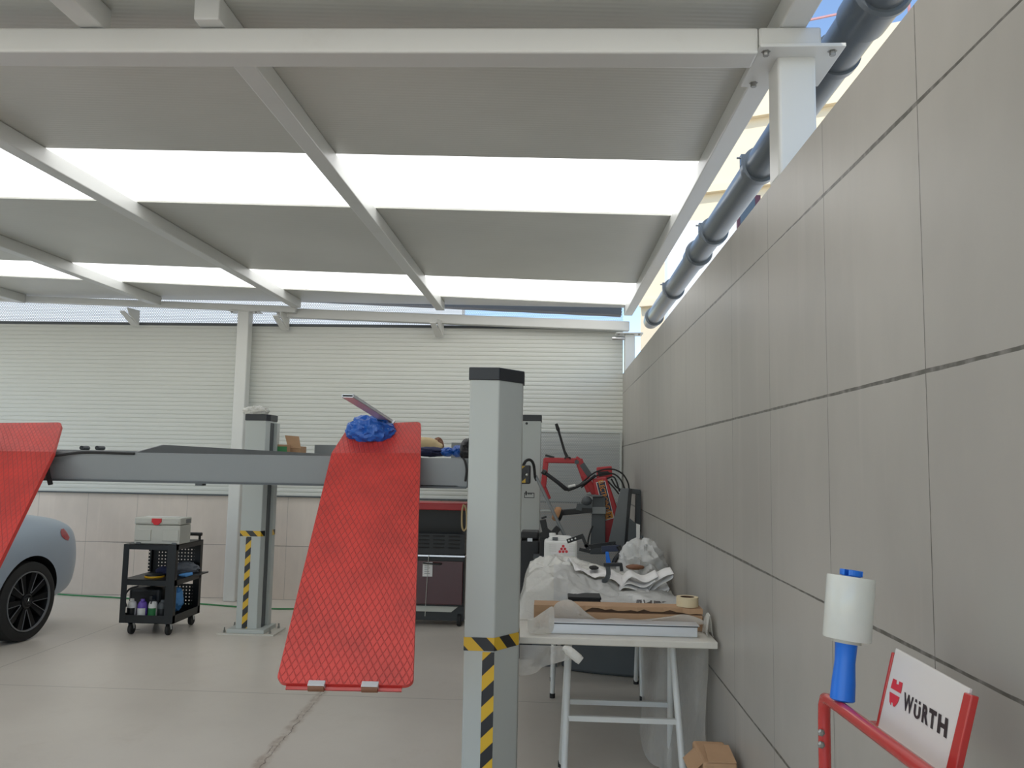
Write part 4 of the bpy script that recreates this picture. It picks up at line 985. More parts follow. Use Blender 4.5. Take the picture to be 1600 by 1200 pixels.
# white printed sheet in front of it
def sh_z(x, y):
    e = min(1, max(0, (x-.02)/.12))*min(1, max(0, (.78-x)/.06))
    z = g(x, y, .50, 4.62, .34, .26, .085)+g(x, y, .36, 4.35, .4, .12, .02)
    return TZ+.012+e*(.012+max(0, z+crease(x, y, 2.7, 11)*.014))
ps = thing('printed_sheet', 'white plastic sheet with black printing spread behind the tape roll and carton', 'plastic sheeting', (.4, 4.5, TZ))
S0 = (.02, 4.285, .76, .55)
def sfn(u, v): x = S0[0]+u*S0[2]; y = S0[1]+v*S0[3]; return Vector((x, y, max(sh_z(x, y), heap_z(x, y)+.006)))
MB().grid(sfn, 64, 48).build('sheet', 'film_white', ps, smooth=True)
def on_sheet(x, y):
    for k in range(400):
        Y = 4.25+k*.002; p = at(x, y, Y); q = sfn(min(1, max(0, (p.x-S0[0])/S0[2])), min(1, max(0, (Y-S0[1])/S0[3])))
        if p.z <= q.z: return Vector((p.x, Y, q.z+.003))
    return None
mb = MB()
for poly in ([(995, 938), (999, 938), (997, 949), (993, 949)], [(995, 938), (1003, 938), (1002, 940.5), (995, 940.5)], [(1000, 940), (1003, 940), (1002, 948.5), (999, 948.5)],
             [(1005, 938), (1007, 938), (1009, 945), (1007, 946)], [(1007, 944), (1018, 940), (1018, 943), (1007, 947.5)], [(1003, 946.5), (1018, 946.5), (1018, 949), (1003, 949)], [(1016, 939), (1018.5, 939), (1018.5, 948), (1016, 948)],
             [(1022, 939.5), (1024, 939.5), (1023.5, 944), (1021.5, 944)], [(1024, 940), (1031, 940), (1033, 942.5), (1024, 943)], [(1033, 941), (1042, 940.3), (1036, 942.6)]):
    q = [on_sheet(*p) for p in poly]
    if all(q): mb.add(q, [tuple(range(len(q)))])
mb.build('printing', 'ink', ps)
# crumpled white papers
def paper(name, label, c, w, d, rot, h, seed, m='paper'):
    R = Matrix.Rotation(rot, 3, 'Z'); c = Vector((c[0], c[1], 0))
    def fn(u, v):
        p = R @ Vector(((u-.5)*w, (v-.5)*d, 0)); q = c+p
        return q+Vector((0, 0, max(heap_z(q.x, q.y), sh_z(q.x, q.y) if 4.28 < q.y < 4.84 else 0)+.008+max(0, h*(.5+crease(q.x, q.y, 4, seed)))))
    o = MB().grid(fn, 30, 24).build(name, m, smooth=True, solid=.0008, org=(c.x, c.y, heap_z(c.x, c.y))); return tag(o, label, 'paper')
paper('paper_sheet', 'crumpled flat white paper sheet in the middle of the plastic covered table', (at(935, 908, 4.95).x, 4.95, TZ), .36, .30, .2, .03, 31)
pk = thing('paper_stack', 'folded stack of white paper curling up at its right end, near the tiled wall', 'paper', (.56, 4.9, TZ))
def strip(pts, w, name):
    pts = crv(pts, 6); mb = MB()
    mb.grid(lambda u, v: pts[min(len(pts)-1, round(u*(len(pts)-1)))]+Vector((0, (v-.5)*w, .02*v)), len(pts)-1, 2); return mb.build(name, 'paper', pk, smooth=True, solid=.0015)
for k, (pl_) in enumerate(([(965, 922), (975, 915), (1000, 921), (1012, 921)], [(968, 917), (980, 909), (1004, 915), (1022, 905)], [(972, 911), (985, 899), (1006, 907), (1026, 898)],
                           [(1010, 922), (1020, 908), (1038, 897), (1050, 894)], [(1016, 922), (1028, 912), (1046, 902), (1049, 897)], [(1020, 922), (1036, 920), (1043, 917), (1040, 922)])):
    strip([at(x, y, 4.83+.012*k) for x, y in pl_], .15, 'sheet')
# bagged bundle by the wall
p = at(1003, 876, 5.55)
bb = MB().blob((p.x, 5.55, heap_z(p.x, 5.55)+.075), (.145, .2, .165), .30, 2.3, 14, 70, 50, flat=-.10)
tag(bb.build('plastic_bag', 'film_white', smooth=True, org=(p.x, 5.55, TZ)), 'bulging white plastic bag leaning on the tiled wall at the back of the table', 'plastic bag')
# film draped over the left end of the carton and aluminium
pd = thing('plastic_drape', 'thin clear film draped over the left end of the brown carton and aluminium section', 'plastic sheeting', (0, 4.08, TZ))
def polar(name, outline, Y, bulge, seed):
    pts = crv([Vector((x, y, 0)) for x, y in outline]+[Vector((outline[0][0], outline[0][1], 0))], 5)[:-1]; n = len(pts); c = sum(pts, Vector())/n; R_ = 10; vs = []; fs = []
    for k in range(R_+1):
        for p in pts:
            q = c+(p-c)*(k/R_); w = at(q.x, q.y, Y); f = 1-(k/R_)**2
            vs.append(w+Vector((0, -bulge*f-.012*max(0, crease(w.x, w.z, 14, seed))*f, 0)))
    for k in range(R_):
        for i in range(n): fs.append((k*n+i, k*n+(i+1) % n, (k+1)*n+(i+1) % n, (k+1)*n+i))
    MB().add(vs, fs).build(name, 'film_fold', pd, smooth=True)
polar('film_fold', [(862, 973), (863, 955), (867, 945), (876, 939), (890, 937), (903, 945), (915, 956), (930, 966), (945, 972), (905, 974)], 4.12, .012, 3)
polar('film_fold', [(824, 968), (835, 965), (850, 955), (864, 948), (866, 972), (861, 989), (840, 991), (826, 987)], 3.975, .02, 9)
polar('film_fold', [(935, 969), (960, 966), (1000, 968), (1040, 964), (1070, 960), (1098, 969), (1095, 976), (1040, 975), (980, 974), (940, 973)], 4.115, .008, 15)
# film hanging under the table
def hang(u, v):
    x = .50+u*.27; y = 4.62-.60*u; z = .735-v*(.60+.12*math.sin(u*4))
    return Vector((x+.03*math.sin(u*9+v*3)*v, y+.035*math.sin(u*14+v*2), z))
tag(MB().grid(hang, 40, 40).build('hanging_film', 'film_thin', smooth=True, org=(.62, 4.3, .1)), 'clear plastic film hanging down under the right side of the table beside the wall', 'plastic sheeting')
def hang2(u, v):
    a = at(812, 1010, 3.885); b = at(893, 1010, 3.885); x = a.x+(b.x-a.x)*u; dz = (.135*(1-.75*u**1.6))*v
    return Vector((x+.02*v*math.sin(u*8), 3.885-.02*math.sin(u*7+v*2)*v-.01*v, TZ-.034-dz))
hf = thing('hanging_film', 'clear film bunched into a rolled end below the left front edge of the table', 'plastic sheeting', (0, 3.88, .64))
MB().grid(hang2, 24, 16).build('film', 'film_thin', hf, smooth=True)
MB().tube(crv([at(880, 1012, 3.87), at(890, 1018, 3.86), at(900, 1026, 3.85), at(908, 1033, 3.845)]), [.012, .013, .014, .016, .018, .02, .022, .022, .022, .022, .022, .022, .022, .022, .022, .022, .022, .022, .022, .022, .022, .02, .02, .02, .018], 12).build('rolled_end', 'film', hf, smooth=True)
tag(MB().grid(lambda u, v: Vector((at(1105, 990, 4.0).x+.03*u, 4.0+.3*v, TZ+.004+.10*math.sin(PI*min(1, u*1.1))*(1-.4*v)+.012*math.sin(v*9))), 12, 14).build('film_scrap', 'film', smooth=True, org=(.77, 4.1, TZ)), 'small tuft of clear film at the right end of the carton against the wall', 'plastic sheeting')
# white canister with the red triangle of dots
Yj = 6.0; a, b = at(848, 868, Yj), at(902, 868, Yj); zj = at(870, 838, Yj).z
jt = thing('canister', 'white plastic canister with small red marks at the back left of the table', 'canister', ((a.x+b.x)/2, 6.08, TZ))
a.x = at(850, 868, Yj).x
cx = (a.x+b.x)/2
MB().box((a.x, Yj, TZ+.002), (b.x, Yj+.17, zj-.03)).build('canister_body', 'white_plastic', jt, bevel=.02, seg=4)
MB().prism([(a.x+.012, Yj+.02, zj-.045), (b.x-.012, Yj+.02, zj-.045), (b.x-.05, Yj+.03, zj-.004), (a.x+.05, Yj+.03, zj)], (0, .12, 0)).build('canister_shoulder', 'white_plastic', jt, bevel=.012, seg=3)
MB().lathe([(.025, 0), (.025, .022)], (a.x+.06, Yj+.08, zj-.006), seg=20).build('canister_cap', 'white_plastic', jt)
lab = MB().box((a.x+.05, Yj-.0015, zj-.20), (b.x-.03, Yj, zj-.055)).build('canister_label', 'paper', jt)
mb = MB(); mk = MB()
for r, k in ((0, 1), (1, 2), (2, 3)):
    for i in range(k):
        c = at(880+(i-(k-1)/2)*5.2, 853.5+r*4.2, Yj-.003); s = .011
        mk.prism([c+Vector((s*math.cos(j*PI/3+.5), 0, s*math.sin(j*PI/3+.5))) for j in range(6)], (0, .001, 0))
mk.build('label_mark', 'ink_red', lab)
for (x0, x1) in ((858, 869), (889, 899)):
    for k in range(4): p, q = at(x0, 851+k*3.2, Yj-.003), at(x1, 851.8+k*3.2, Yj-.003); mb.box((p.x, Yj-.0028, q.z), (q.x, Yj-.002, p.z))
mb.build('label_lines', 'grey_plastic', lab)
p = at(867, 842, Yj); MB().box((p.x-.018, Yj+.012, p.z-.012), (p.x+.022, Yj+.019, p.z+.012), Matrix.Rotation(-.7, 3, 'X')).build('hazard_label', 'dark_grey', jt)
# bar clamps
def clamp(name, label, a, b, jaw, w=.03, Y=5.8, m='black', extra=None):
    a, b = at(*a, Y), at(*b, Y); t = thing(name, label, 'clamp', b); d = (b-a).normalized()
    MB().bar(a, b, .012, w, (0, 1, 0) if abs(d.z) > .9 else (0, 0, 1)).build('clamp_bar', 'black_metal', t)
    for (p, q) in jaw: MB().bar(at(*p, Y-.01), at(*q, Y-.01), .022, .028, (0, 1, 0)).build('clamp_jaw', m, t)
    return t
t = clamp('bar_clamp', 'black clamp bar with three holes sticking out over the white canister', (886, 846), (912, 837), [((910, 838), (917, 855)), ((914, 851), (921, 858))], .03, 5.7)
mb = MB()
for x, y in ((889, 844.5), (893.5, 843), (899, 841.2)): mb.lathe([(.006, 0), (.006, .003)], at(x, y, 5.69), (0, -1, 0), 12)
mb.build('hole', 'white_plastic', t)
clamp('bar_clamp', 'black bar clamp lying across the back of the table towards the red tyre machine', (915, 855), (962, 849), [((958, 850), (970, 857)), ((905, 858), (922, 862)), ((940, 858), (948, 862))], .03, 5.85)
t = thing('bar_clamp', 'clamp with a bright blue handle at the back of the table', 'clamp', at(950, 880, 5.6))
MB().hexa([at(x, y, 5.6) for x, y in ((946, 862), (951, 862), (955, 882), (947, 882))], [at(x, y, 5.64) for x, y in ((946, 862), (951, 862), (955, 882), (947, 882))]).build('clamp_handle', 'blue', t, bevel=.004)
MB().tube(crv([at(966, 853, 5.62), at(970, 862, 5.62), at(962, 873, 5.62), at(958, 882, 5.62)]), .016, 10).build('clamp_grip', 'black', t, smooth=True)
MB().bar(at(940, 858, 5.63), at(968, 856, 5.63), .02, .04).build('clamp_bar', 'navy', t)
Yk = 4.78
t = thing('bar_clamp', 'black clamp with a curved grey handle lying on top of the plastic heap', 'clamp', at(958, 905, Yk))
MB().bar(at(943, 882.5, Yk), at(972, 882, Yk), .02, .02).build('clamp_bar', 'black_metal', t, bevel=.003)
MB().bar(at(970, 881, Yk), at(971.5, 892, Yk), .018, .018, (0, 1, 0)).build('clamp_jaw', 'black', t)
q = crv([at(949, 884, Yk), at(950.5, 892, Yk), at(950, 900, Yk), at(946, 906.5, Yk-.01), at(941, 907.5, Yk-.02)], 6); mb = MB()
for i in range(len(q)-1): mb.bar(q[i], q[i+1], .026, .012, (0, 1, 0))
mb.build('clamp_handle', 'dark_grey', t, smooth=True)
p = at(928, 887, 5.05); tag(MB().blob(p, (.028, .03, .012), .3, 3, 5, 18, 12).build('rubber_pad', 'rubber', smooth=True, org=p), 'small black rubber pad on the plastic heap left of the grey handled clamp', 'pad')
p = at(992, 886, 5.25); tag(MB().blob(p, (.055, .04, .016), .2, 2, 6, 24, 12).build('leather_scrap', 'brown_cloth', smooth=True, org=p), 'reddish brown scrap under the white plastic bag on the table', 'scrap')
# carton on the floor
b0, b1 = at(1084, 1172, 3.5), at(1140, 1180, 3.5)
ct = thing('cardboard_box', 'brown cardboard box on the floor beside the wall, just in front of the table', 'box', (.7, 3.6, 0))
zt = at(1110, 1192, 3.45).z
MB().box((b0.x+.03, 3.45, .001), (.77, 3.72, zt)).build('box_body', 'cardboard', ct, bevel=.012, seg=3)
MB().prism([(b0.x+.03, 3.47, zt-.01), (b0.x-.02, 3.47, zt-.055), (b0.x-.02, 3.66, zt-.055), (b0.x+.03, 3.66, zt-.01)], (.004, 0, .002)).build('flap', 'cardboard', ct)
MB().prism([(b0.x+.05, 3.452, zt), (.766, 3.452, zt), (.766, 3.60, zt+.02), (b0.x+.06, 3.60, zt+.02)], (0, 0, .004)).build('flap', 'cardboard', ct)

# ------------------------------------------------------------------ tyre machine and its neighbours
Ym = 7.2
def T(x, y, dy=0): return at(x, y, Ym+dy)
tm = thing('tyre_changer', 'red and grey tyre changing machine with swing arms in the back right corner', 'tyre changer', (T(945, 880).x, Ym+.2, 0))
cx = T(935, 900).x
MB().box((cx-.28, Ym, .0), (cx+.24, Ym+.55, .62)).build('base_cabinet', 'dark_grey', tm, bevel=.02)
bp = [Vector((.10, 7.2, .002)), Vector((.10, 6.55, .002)), Vector((.16, 6.42, .002)), Vector((.32, 6.36, .002)), Vector((.50, 6.31, .002)), Vector((.66, 6.27, .002)), Vector((.70, 6.27, .002)), Vector((.70, 7.2, .002))]
MB().prism(bp, (0, 0, .40)).build('base_pan', 'dark_grey', tm, bevel=.02, seg=3)
MB().hexa([T(x, y, .02) for x, y in ((922, 866), (946, 866), (946, 776), (926, 776))], [T(x, y, .2) for x, y in ((922, 866), (946, 866), (946, 776), (926, 776))]).build('mount_post', 'dark_grey', tm, bevel=.006)
k = MB().hexa([T(x, y, -.01) for x, y in ((923, 803), (947, 803), (947, 792), (924, 792))], [T(x, y, .22) for x, y in ((923, 803), (947, 803), (947, 792), (924, 792))]).build('post_collar', 'beam_grey', tm, bevel=.004)
MB().hexa([T(x, y, -.04) for x, y in ((916, 772), (944, 774), (940, 776), (924, 776))], [T(x, y, .25) for x, y in ((916, 772), (944, 774), (940, 776), (924, 776))]).build('mount_table', 'runway_grey', tm)
col = [(925, 748), (948, 745), (964, 792), (962, 812), (955, 850), (945, 850), (938, 812)]
MB().hexa([T(x, y, .14) for x, y in col], [T(x, y, .44) for x, y in col]).build('column', 'red_machine', tm, bevel=.012)
sg = [(931, 753.5), (945.5, 751), (959.8, 809.5), (945.8, 813.5)]
o3 = [T(x, y, .135) for x, y in sg]
sgn = MB().hexa([p+Vector((0, -.002, 0)) for p in o3], o3).build('sign_plate', 'white_sign', tm)
ctr = sum(o3, Vector((0, 0, 0)))/4
def inset(ps, k): c = sum(ps, Vector((0, 0, 0)))/len(ps); return [c+(p-c)*k for p in ps]
def lerp4(u0, u1, v0, v1): f = lambda u, v: (o3[0]*(1-u)+o3[1]*u)*(1-v)+(o3[3]*(1-u)+o3[2]*u)*v; return [f(u0, v0), f(u1, v0), f(u1, v1), f(u0, v1)]
nb_ = lerp4(.07, .93, .02, .80); MB().hexa([p+Vector((0, -.003, 0)) for p in nb_], [p+Vector((0, -.0021, 0)) for p in nb_]).build('sign_field', 'navy', sgn)
ob = lerp4(.07, .93, .81, .98); MB().hexa([p+Vector((0, -.003, 0)) for p in ob], [p+Vector((0, -.0021, 0)) for p in ob]).build('sign_field', 'orange', sgn)
xd = (o3[3]-o3[0]).normalized(); yd = (o3[1]-o3[0])
L = (o3[3]-o3[0]).length
q = lerp4(.07, .93, .02, .80); text_mesh('ELECTROINDU', .064, 'orange', 'sign_lettering', frame(sum(q, Vector((0, 0, 0)))/4+Vector((0, -.0035, 0)), xd, yd), sgn, .0004, .0012, .72)
q = lerp4(.07, .93, .81, .98); text_mesh('34', .05, 'ink', 'sign_lettering', frame(sum(q, Vector((0, 0, 0)))/4+Vector((0, -.0035, 0)), xd, yd), sgn, .0004, .001, .9)
hb = [(932, 730), (956, 728), (957, 746), (932, 748)]
MB().hexa([T(x, y, .25) for x, y in hb], [T(x, y, .5) for x, y in hb]).build('head_box', 'red_machine', tm, bevel=.01)
MB().hexa([T(x, y, .246) for x, y in ((933, 737), (950, 736), (955, 741), (936, 745))], [T(x, y, .25) for x, y in ((933, 737), (950, 736), (955, 741), (936, 745))]).build('head_slot', 'black', tm)
am = MB()
am.bar(T(851, 719, .3), T(902, 720, .3), .06, .05); am.bar(T(853.5, 716, .3), T(849, 762, .3), .05, .05, (0, 1, 0)); am.bar(T(849, 758, .3), T(858, 780, .3), .04, .034, (0, 1, 0))
am.bar(T(899, 716, .3), T(908, 722, .3), .06, .05); am.bar(T(904, 718, .3), T(922, 768, .3), .07, .065, (0, 1, 0)); am.bar(T(913, 742, .3), T(930, 772, .3), .06, .09, (0, 1, 0))
am.build('swing_arm', 'red_machine', tm, bevel=.008)
MB().bar(T(909, 725, .27), T(922, 744, .27), .05, .04, (0, 1, 0)).build('arm_cylinder', 'dark_grey', tm)
MB().bar(T(852, 711.5, .3), T(866, 715, .3), .05, .02).build('arm_plate', 'black', tm)
MB().lathe([(.02, -.04), (.02, .04)], T(901, 722, .27), (0, 1, 0), 18).build('arm_pivot', 'dark_grey', tm)
MB().tube([T(869, 662, .28), T(872, 671, .28), T(873, 674, .28), T(882, 705, .28), T(886, 714, .28)], [.014, .018, .011, .012, .016], 12).build('lever', 'black', tm, smooth=True)
MB().lathe([(.03, -.006), (.03, .006), (.022, .006), (.022, -.006)], T(887, 716, .26), (0, .3, 1), 20, close=True).build('lever_ring', 'black', tm, smooth=True)
MB().tube([T(847, 736, .1), T(852, 739, .1), T(853, 740, .1), T(872, 754, .1), T(884, 764, .1), T(888, 765, .1)], [.022, .026, .017, .018, .02, .014], 12).build('bead_lever', 'black', tm, smooth=True)
MB().tube(crv([T(887, 766, .1), T(900, 761, .1), T(918, 752, .1), T(930, 743, .15)]), .014, 10).build('lever_arm', 'black', tm, smooth=True)
MB().tube([T(888, 760.5, .07), T(899, 758, .07)], .012, 10).build('white_sleeve', 'white_plastic', tm, smooth=True)
for pts in ([(905, 758), (930, 738), (955, 733), (972, 740), (981, 754), (983, 766)], [(908, 762), (935, 742), (957, 740), (970, 750), (977, 766)], [(948, 748), (958, 745), (963, 752), (968, 768)], [(950, 752), (960, 763), (967, 772)], [(955, 748), (962, 760), (970, 765)]):
    MB().tube(crv([T(x, y, .12) for x, y in pts]), .007, 8).build('air_hose', 'rubber', tm, smooth=True)
mb = MB().bar(T(877, 801, .0), T(925, 796, .0), .05, .05)
ar = mb.build('helper_arm', 'black', tm, bevel=.006)
MB().bar(T(904, 797, -.02), T(906, 788, -.02), .05, .05, (0, 1, 0)).build('arm_bracket', 'dark_grey', tm); MB().blob(T(917, 783, -.02), (.045, .04, .04), .12, 2, 3, 20, 14).build('arm_knob', 'dark_grey', tm, smooth=True)
MB().bar(T(904, 790, -.02), T(925, 791, -.02), .04, .035).build('arm_bracket', 'dark_grey', tm)
q = T(873, 804, -.02); MB().lathe([(.02, -.01), (.062, .0), (.066, .02), (.055, .045)], q, (-.92, -.1, .35), 24).build('press_pad', 'tan', tm, smooth=True); MB().lathe([(.05, -.03), (.055, -.002)], q, (-.92, -.1, .35), 24).build('pad_holder', 'black', tm)
MB().tube(crv([T(926, 822, -.01), T(922, 832, -.03), T(919, 845, -.03), T(918, 862, -.02)]), .007, 8).build('air_hose', 'rubber', tm, smooth=True)
ta = [(970, 763), (983, 763), (975, 862), (947, 862)]
MB().hexa([T(x, y, -.06) for x, y in ta], [T(x, y, .1) for x, y in ta]).build('tilt_arm', 'runway_grey', tm, bevel=.004)
MB().hexa([T(x, y, -.07) for x, y in ((983, 763), (988, 764), (979, 862), (975, 862))], [T(x, y, .12) for x, y in ((983, 763), (988, 764), (979, 862), (975, 862))]).build('tilt_arm_edge', 'black', tm)
mb = MB(); mb.bar(T(983, 767, .14), T(1000, 769, .14), .06, .045); mb.bar(T(997.5, 767, .14), T(996, 830, .14), .05, .05, (0, 1, 0)); mb.build('frame_bracket', 'dark_grey', tm, bevel=.004)
wf = thing('panel_bracket', 'white and grey mounting plate standing behind the white plastic bag by the wall', 'bracket', T(992, 860, -.2))
MB().hexa([T(x, y, -.3) for x, y in ((994, 818), (1000, 820), (999, 868), (994, 868))], [T(x, y, -.28) for x, y in ((994, 818), (1000, 820), (999, 868), (994, 868))]).build('bracket_rail', 'white_plastic', wf)
MB().hexa([T(x, y, -.27) for x, y in ((983, 809), (994, 818), (994, 868), (979, 868))], [T(x, y, -.26) for x, y in ((983, 809), (994, 818), (994, 868), (979, 868))]).build('bracket_plate', 'dark_grey', wf)
for x, y in ((1001, 838), (1004, 839)): MB().bar(T(x, y-2, -.3), T(x, y+2, -.3), .012, .01, (0, 1, 0)).build('bracket_hook', 'dark_grey', wf)
# odd tools in front of the screen
t = thing('tyre_tool', 'black angular tyre tool standing between the lift post and the grey pole', 'tool', T(850, 862, -.6))
mb = MB(); mb.bar(T(848, 812, -.6), T(852, 830, -.6), .05, .03, (0, 1, 0)); mb.bar(T(846, 810, -.6), T(854, 807, -.6), .04, .016); mb.bar(T(850, 828, -.6), T(862, 838, -.6), .06, .06); mb.bar(T(846, 836, -.6), T(872, 836, -.6), .06, .05); mb.bar(T(862, 836, -.6), T(873, 824, -.6), .05, .05); mb.bar(T(848, 832, -.6), T(848, 870, -.6), .05, .05, (0, 1, 0)); mb.build('tool_body', 'black', t, bevel=.004)
b0 = T(853, 868, -.6); MB().box((b0.x-.1, b0.y-.05, 0), (b0.x+.1, b0.y+.12, b0.z)).build('tool_stand', 'dark_grey', t)
a, b = at(835, 745, 6.35), at(886, 850, 6.35)
d = (b-a).normalized(); pe = a+d*((.405-a.z)/d.z)
gp = thing('steel_pole', 'slim grey steel pole leaning diagonally in front of the far right lift post', 'pole', (pe.x, pe.y+.3, .405))
MB().tube([a+Vector((0, .5, 0)), pe+Vector((0, .3, .008))], .014, 12).build('pole', 'beam_grey', gp, smooth=True)
MB().lathe([(.016, 0), (.016, .03)], a+Vector((0, .5, -.012)), d, 12).build('pole_cap', 'rubber', gp)
a, b = at(812, 862, 6.75), at(843, 862, 6.75); zt = at(830, 831, 6.75).z
bn = thing('plastic_case', 'black plastic case with a silver badge in front of the far right post', 'case', ((a.x+b.x)/2, 6.85, 0))
MB().box((a.x, 6.75, 0.002), (b.x, 7.0, zt-.07)).build('case_body', 'black', bn, bevel=.015, seg=3)
MB().box((a.x+.004, 6.755, zt-.066), (b.x-.004, 6.995, zt)).build('case_lid', 'black', bn, bevel=.02, seg=3)
p0, p1 = at(824, 846, 6.75), at(832, 841, 6.75); MB().box((p0.x, 6.746, p0.z), (p1.x, 6.75, p1.z)).build('badge', 'alu', bn)
MB().tube(crv([(b.x+.004, 6.8, zt-.06), (b.x+.014, 6.8, zt-.10), (b.x+.014, 6.8, zt-.16), (b.x+.004, 6.8, zt-.2)]), .009, 8).build('strap', 'tan', bn, smooth=True)
# ------------------------------------------------------------------ red hand trolley, sign, film dispenser
TXR = .60
v0 = at(1285, 1200, 1.77); A = at(1287, 1086, 1.77)
ht = thing('hand_trolley', 'red tubular trolley with a white branded sign board in the lower right corner', 'trolley', (A.x, 1.4, 0))
B1 = atX(1440, 1200, A.x+.003); dr_ = (B1-A).normalized()
far_ = A+dr_*.95
tubepts = [Vector((A.x, 1.77, .05)), Vector((A.x, 1.77, .7)), Vector((A.x, 1.77, A.z-.05)), Vector((A.x, 1.767, A.z-.02)), Vector((A.x, 1.757, A.z-.004)), Vector((A.x, 1.735, A.z+.0)), A+dr_*.09, A+dr_*.3, A+dr_*.6, A+dr_*.86, A+dr_*.88+Vector((0, -.012, -.012)), A+dr_*.885+Vector((0, -.016, -.05)), Vector((A.x, (A+dr_*.885).y-.016, .05))]
MB().tube(tubepts, .0125, 18).build('tube_frame', 'tube_red', ht, smooth=True)
MB().tube([(A.x, 1.77, .05), (A.x, .9, .05)], .0125, 14).build('base_tube', 'tube_red', ht, smooth=True)
for y in (1145, 1164):
    p = at(1284, y, 1.757); MB().lathe([(.0075, 0), (.0075, .004), (.004, .006)], (p.x-.001, 1.76, p.z), (0, -1, 0), 6).build('bolt', 'bolt', ht)
for y in (1.72, .95):
    for sx in (-.16, .12): MB().lathe([(.02, -.015), (.05, -.013), (.05, .013), (.02, .015)], (A.x+sx, y, .05), (1, 0, 0), 24).build('trolley_wheel', 'rubber', ht, smooth=True)
    MB().tube([(A.x-.16, y, .05), (A.x+.12, y, .05)], .01, 10).build('axle', 'tube_red', ht, smooth=True)
TL, TR_ = atX(1398, 1014, .655), atX(1515, 1078, .655); BL = atX(1371, 1139, .622)
sx_, sy_ = (TR_-TL), (TL-BL); nn = sx_.cross(sy_).normalized()
if nn.dot(EYE-TL) < 0: nn = -nn
def SP(u, v, k=0): return BL+sx_*u+sy_*v+nn*k
brd = [hit(x, y, TL, nn) for x, y in ((1371, 1139), (1480, 1239), (1515, 1076), (1399.5, 1012.5))]
sb = MB().prism(brd, -nn*.005).build('sign_board', 'white_sign', ht, bevel=.0012)
MB().prism([SP(-.035, -.02, .001), SP(.0, -.02, .001), SP(.0, .95, .001), SP(-.035, .95, .001)], -nn*.010).build('sign_holder', 'tube_red', ht, bevel=.002)
hold = [hit(x, y, SP(0, 0, .004), nn) for x, y in ((1505.5, 1081), (1518.5, 1086), (1483.5, 1241), (1469, 1235))]
MB().prism(hold, -nn*.012).build('sign_holder', 'tube_red', ht, bevel=.002)
MB().bar(SP(-.10, -.0, -.002), SP(-.01, .0, -.002), .012, .014).build('sign_foot', 'tube_red', ht)
wo = hit(1410, 1108, SP(0, 0, .0009), nn); wx_ = hit(1478.5, 1154, SP(0, 0, .0009), nn)-wo; wu_ = hit(1413, 1081, SP(0, 0, .0009), nn)-wo
for body, u0, u1, fat in (('W', 0, .235, .035), ('R', .455, .60, .05), ('T', .605, .765, .055), ('H', .80, 1.0, .055)):
    t = text_mesh(body, 1.0, 'ink', 'lettering', Matrix.Identity(4), None, 0, fat)
    xs = [v.co.x for v in t.data.vertices]; ys = [v.co.y for v in t.data.vertices]; a0, a1, c0_, c1_ = min(xs), max(xs), min(ys), max(ys)
    for v in t.data.vertices:
        v.co = wo+wx_*(u0+(u1-u0)*(v.co.x-a0)/(a1-a0))+wu_*((v.co.y-c0_)/(c1_-c0_))-Vector(ht.location)
    t.parent = sb
def WP(u, v): return wo+wx_*u+wu_*v
um = MB(); u0, u1, th = .262, .415, .045; n = 10; outer = []; inner = []
for k in range(n+1):
    a = PI+PI*k/n; outer.append(((u0+u1)/2+math.cos(a)*(u1-u0)/2, .30+math.sin(a)*.32)); inner.append(((u0+u1)/2+math.cos(a)*((u1-u0)/2-th), .30+math.sin(a)*.16))
outer = [(u0, .72)]+outer+[(u1, .72)]; inner = [(u0+th, .72)]+inner+[(u1-th, .72)]
for k in range(len(outer)-1): um.add([WP(*outer[k]), WP(*outer[k+1]), WP(*inner[k+1]), WP(*inner[k])], [(0, 1, 2, 3)])
for q in (u0+.012, u1-.012-.042): um.add([WP(q, .83), WP(q+.042, .83), WP(q+.042, 1.0), WP(q, 1.0)], [(0, 1, 2, 3)])
um.build('lettering', 'ink', sb)
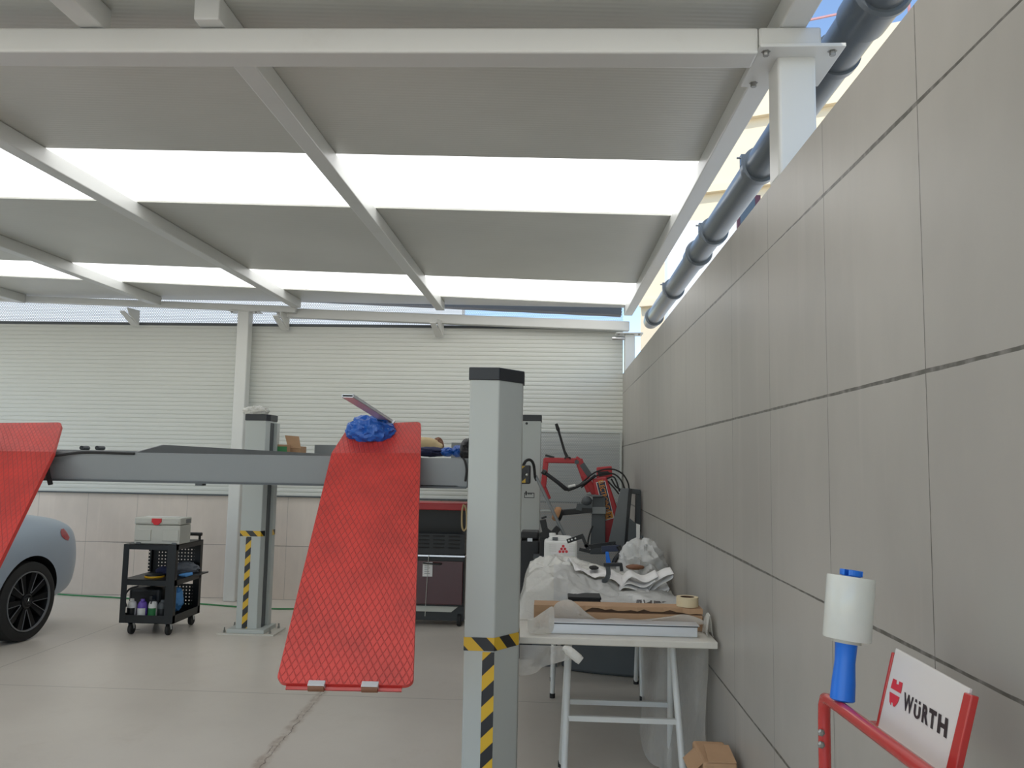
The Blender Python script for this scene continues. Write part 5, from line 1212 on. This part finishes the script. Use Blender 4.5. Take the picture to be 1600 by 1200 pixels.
def mark(poly): return [hit(x, y, SP(0, 0, .0012), nn) for x, y in poly]
lg = MB()
lg.prism(mark([(1395.5, 1060), (1400.5, 1062.5), (1400, 1068.5), (1404, 1070), (1405, 1064.5), (1410, 1067), (1407, 1083.5), (1391.5, 1074.5)]), nn*-.0006)
lg.prism(mark([(1390, 1080.5), (1405, 1089.5), (1402, 1098), (1397.5, 1104), (1395, 1103.5), (1394.5, 1098), (1392, 1097), (1391.5, 1101.5), (1389.5, 1096)]), nn*-.0006)
lg.build('emblem', 'ink_red', sb)
# film dispenser
d0, d1 = at(1316, 1095, 1.68), at(1330, 897, 1.70)
ax = (d1-d0).normalized(); H = (d1-d0).length
fd = thing('film_dispenser', 'mini stretch film roll with a bright blue handle standing on the red trolley tube', 'film dispenser', d0)
s_ = H/200
MB().lathe([(.020, 0), (.0235, .003), (.0225, H*.14), (.0195, H*.30), (.0215, H*.47), (.024, H*.485)], d0, ax, 36).build('handle', 'blue', fd, smooth=True)
MB().lathe([(.028, H*.45), (.028, H*.48), (.026, H*.485)], d0, ax, 30).build('collar', 'grey_plastic', fd, smooth=True)
MB().lathe([(.026, H*.475), (.0445, H*.478), (.046, H*.49), (.0465, H*.965), (.0455, H*.978), (.024, H*.98)], d0, ax, 48).build('film_roll', 'film_roll', fd, smooth=True)
mb = MB(); up = ax.orthogonal().normalized(); sd = ax.cross(up)
kk = MB().lathe([(.018, H*.98), (.018, H*.985)], d0, ax, 30).build('core_cap', 'blue', fd)
e0 = d0+ax*H*.985
for a0 in (0, 1, 2, 3):
    pts = [e0+(up*math.cos(a0*PI/2+.18+(PI/2-.36)*k/6)+sd*math.sin(a0*PI/2+.18+(PI/2-.36)*k/6))*.022 for k in range(7)]
    MB().hexa([e0+(up*math.cos(a0*PI/2+PI/4)+sd*math.sin(a0*PI/2+PI/4))*.004]+pts, [p+ax*.012 for p in [e0+(up*math.cos(a0*PI/2+PI/4)+sd*math.sin(a0*PI/2+PI/4))*.004]+pts]).build('clip_tab', 'blue', kk, bevel=.0015)
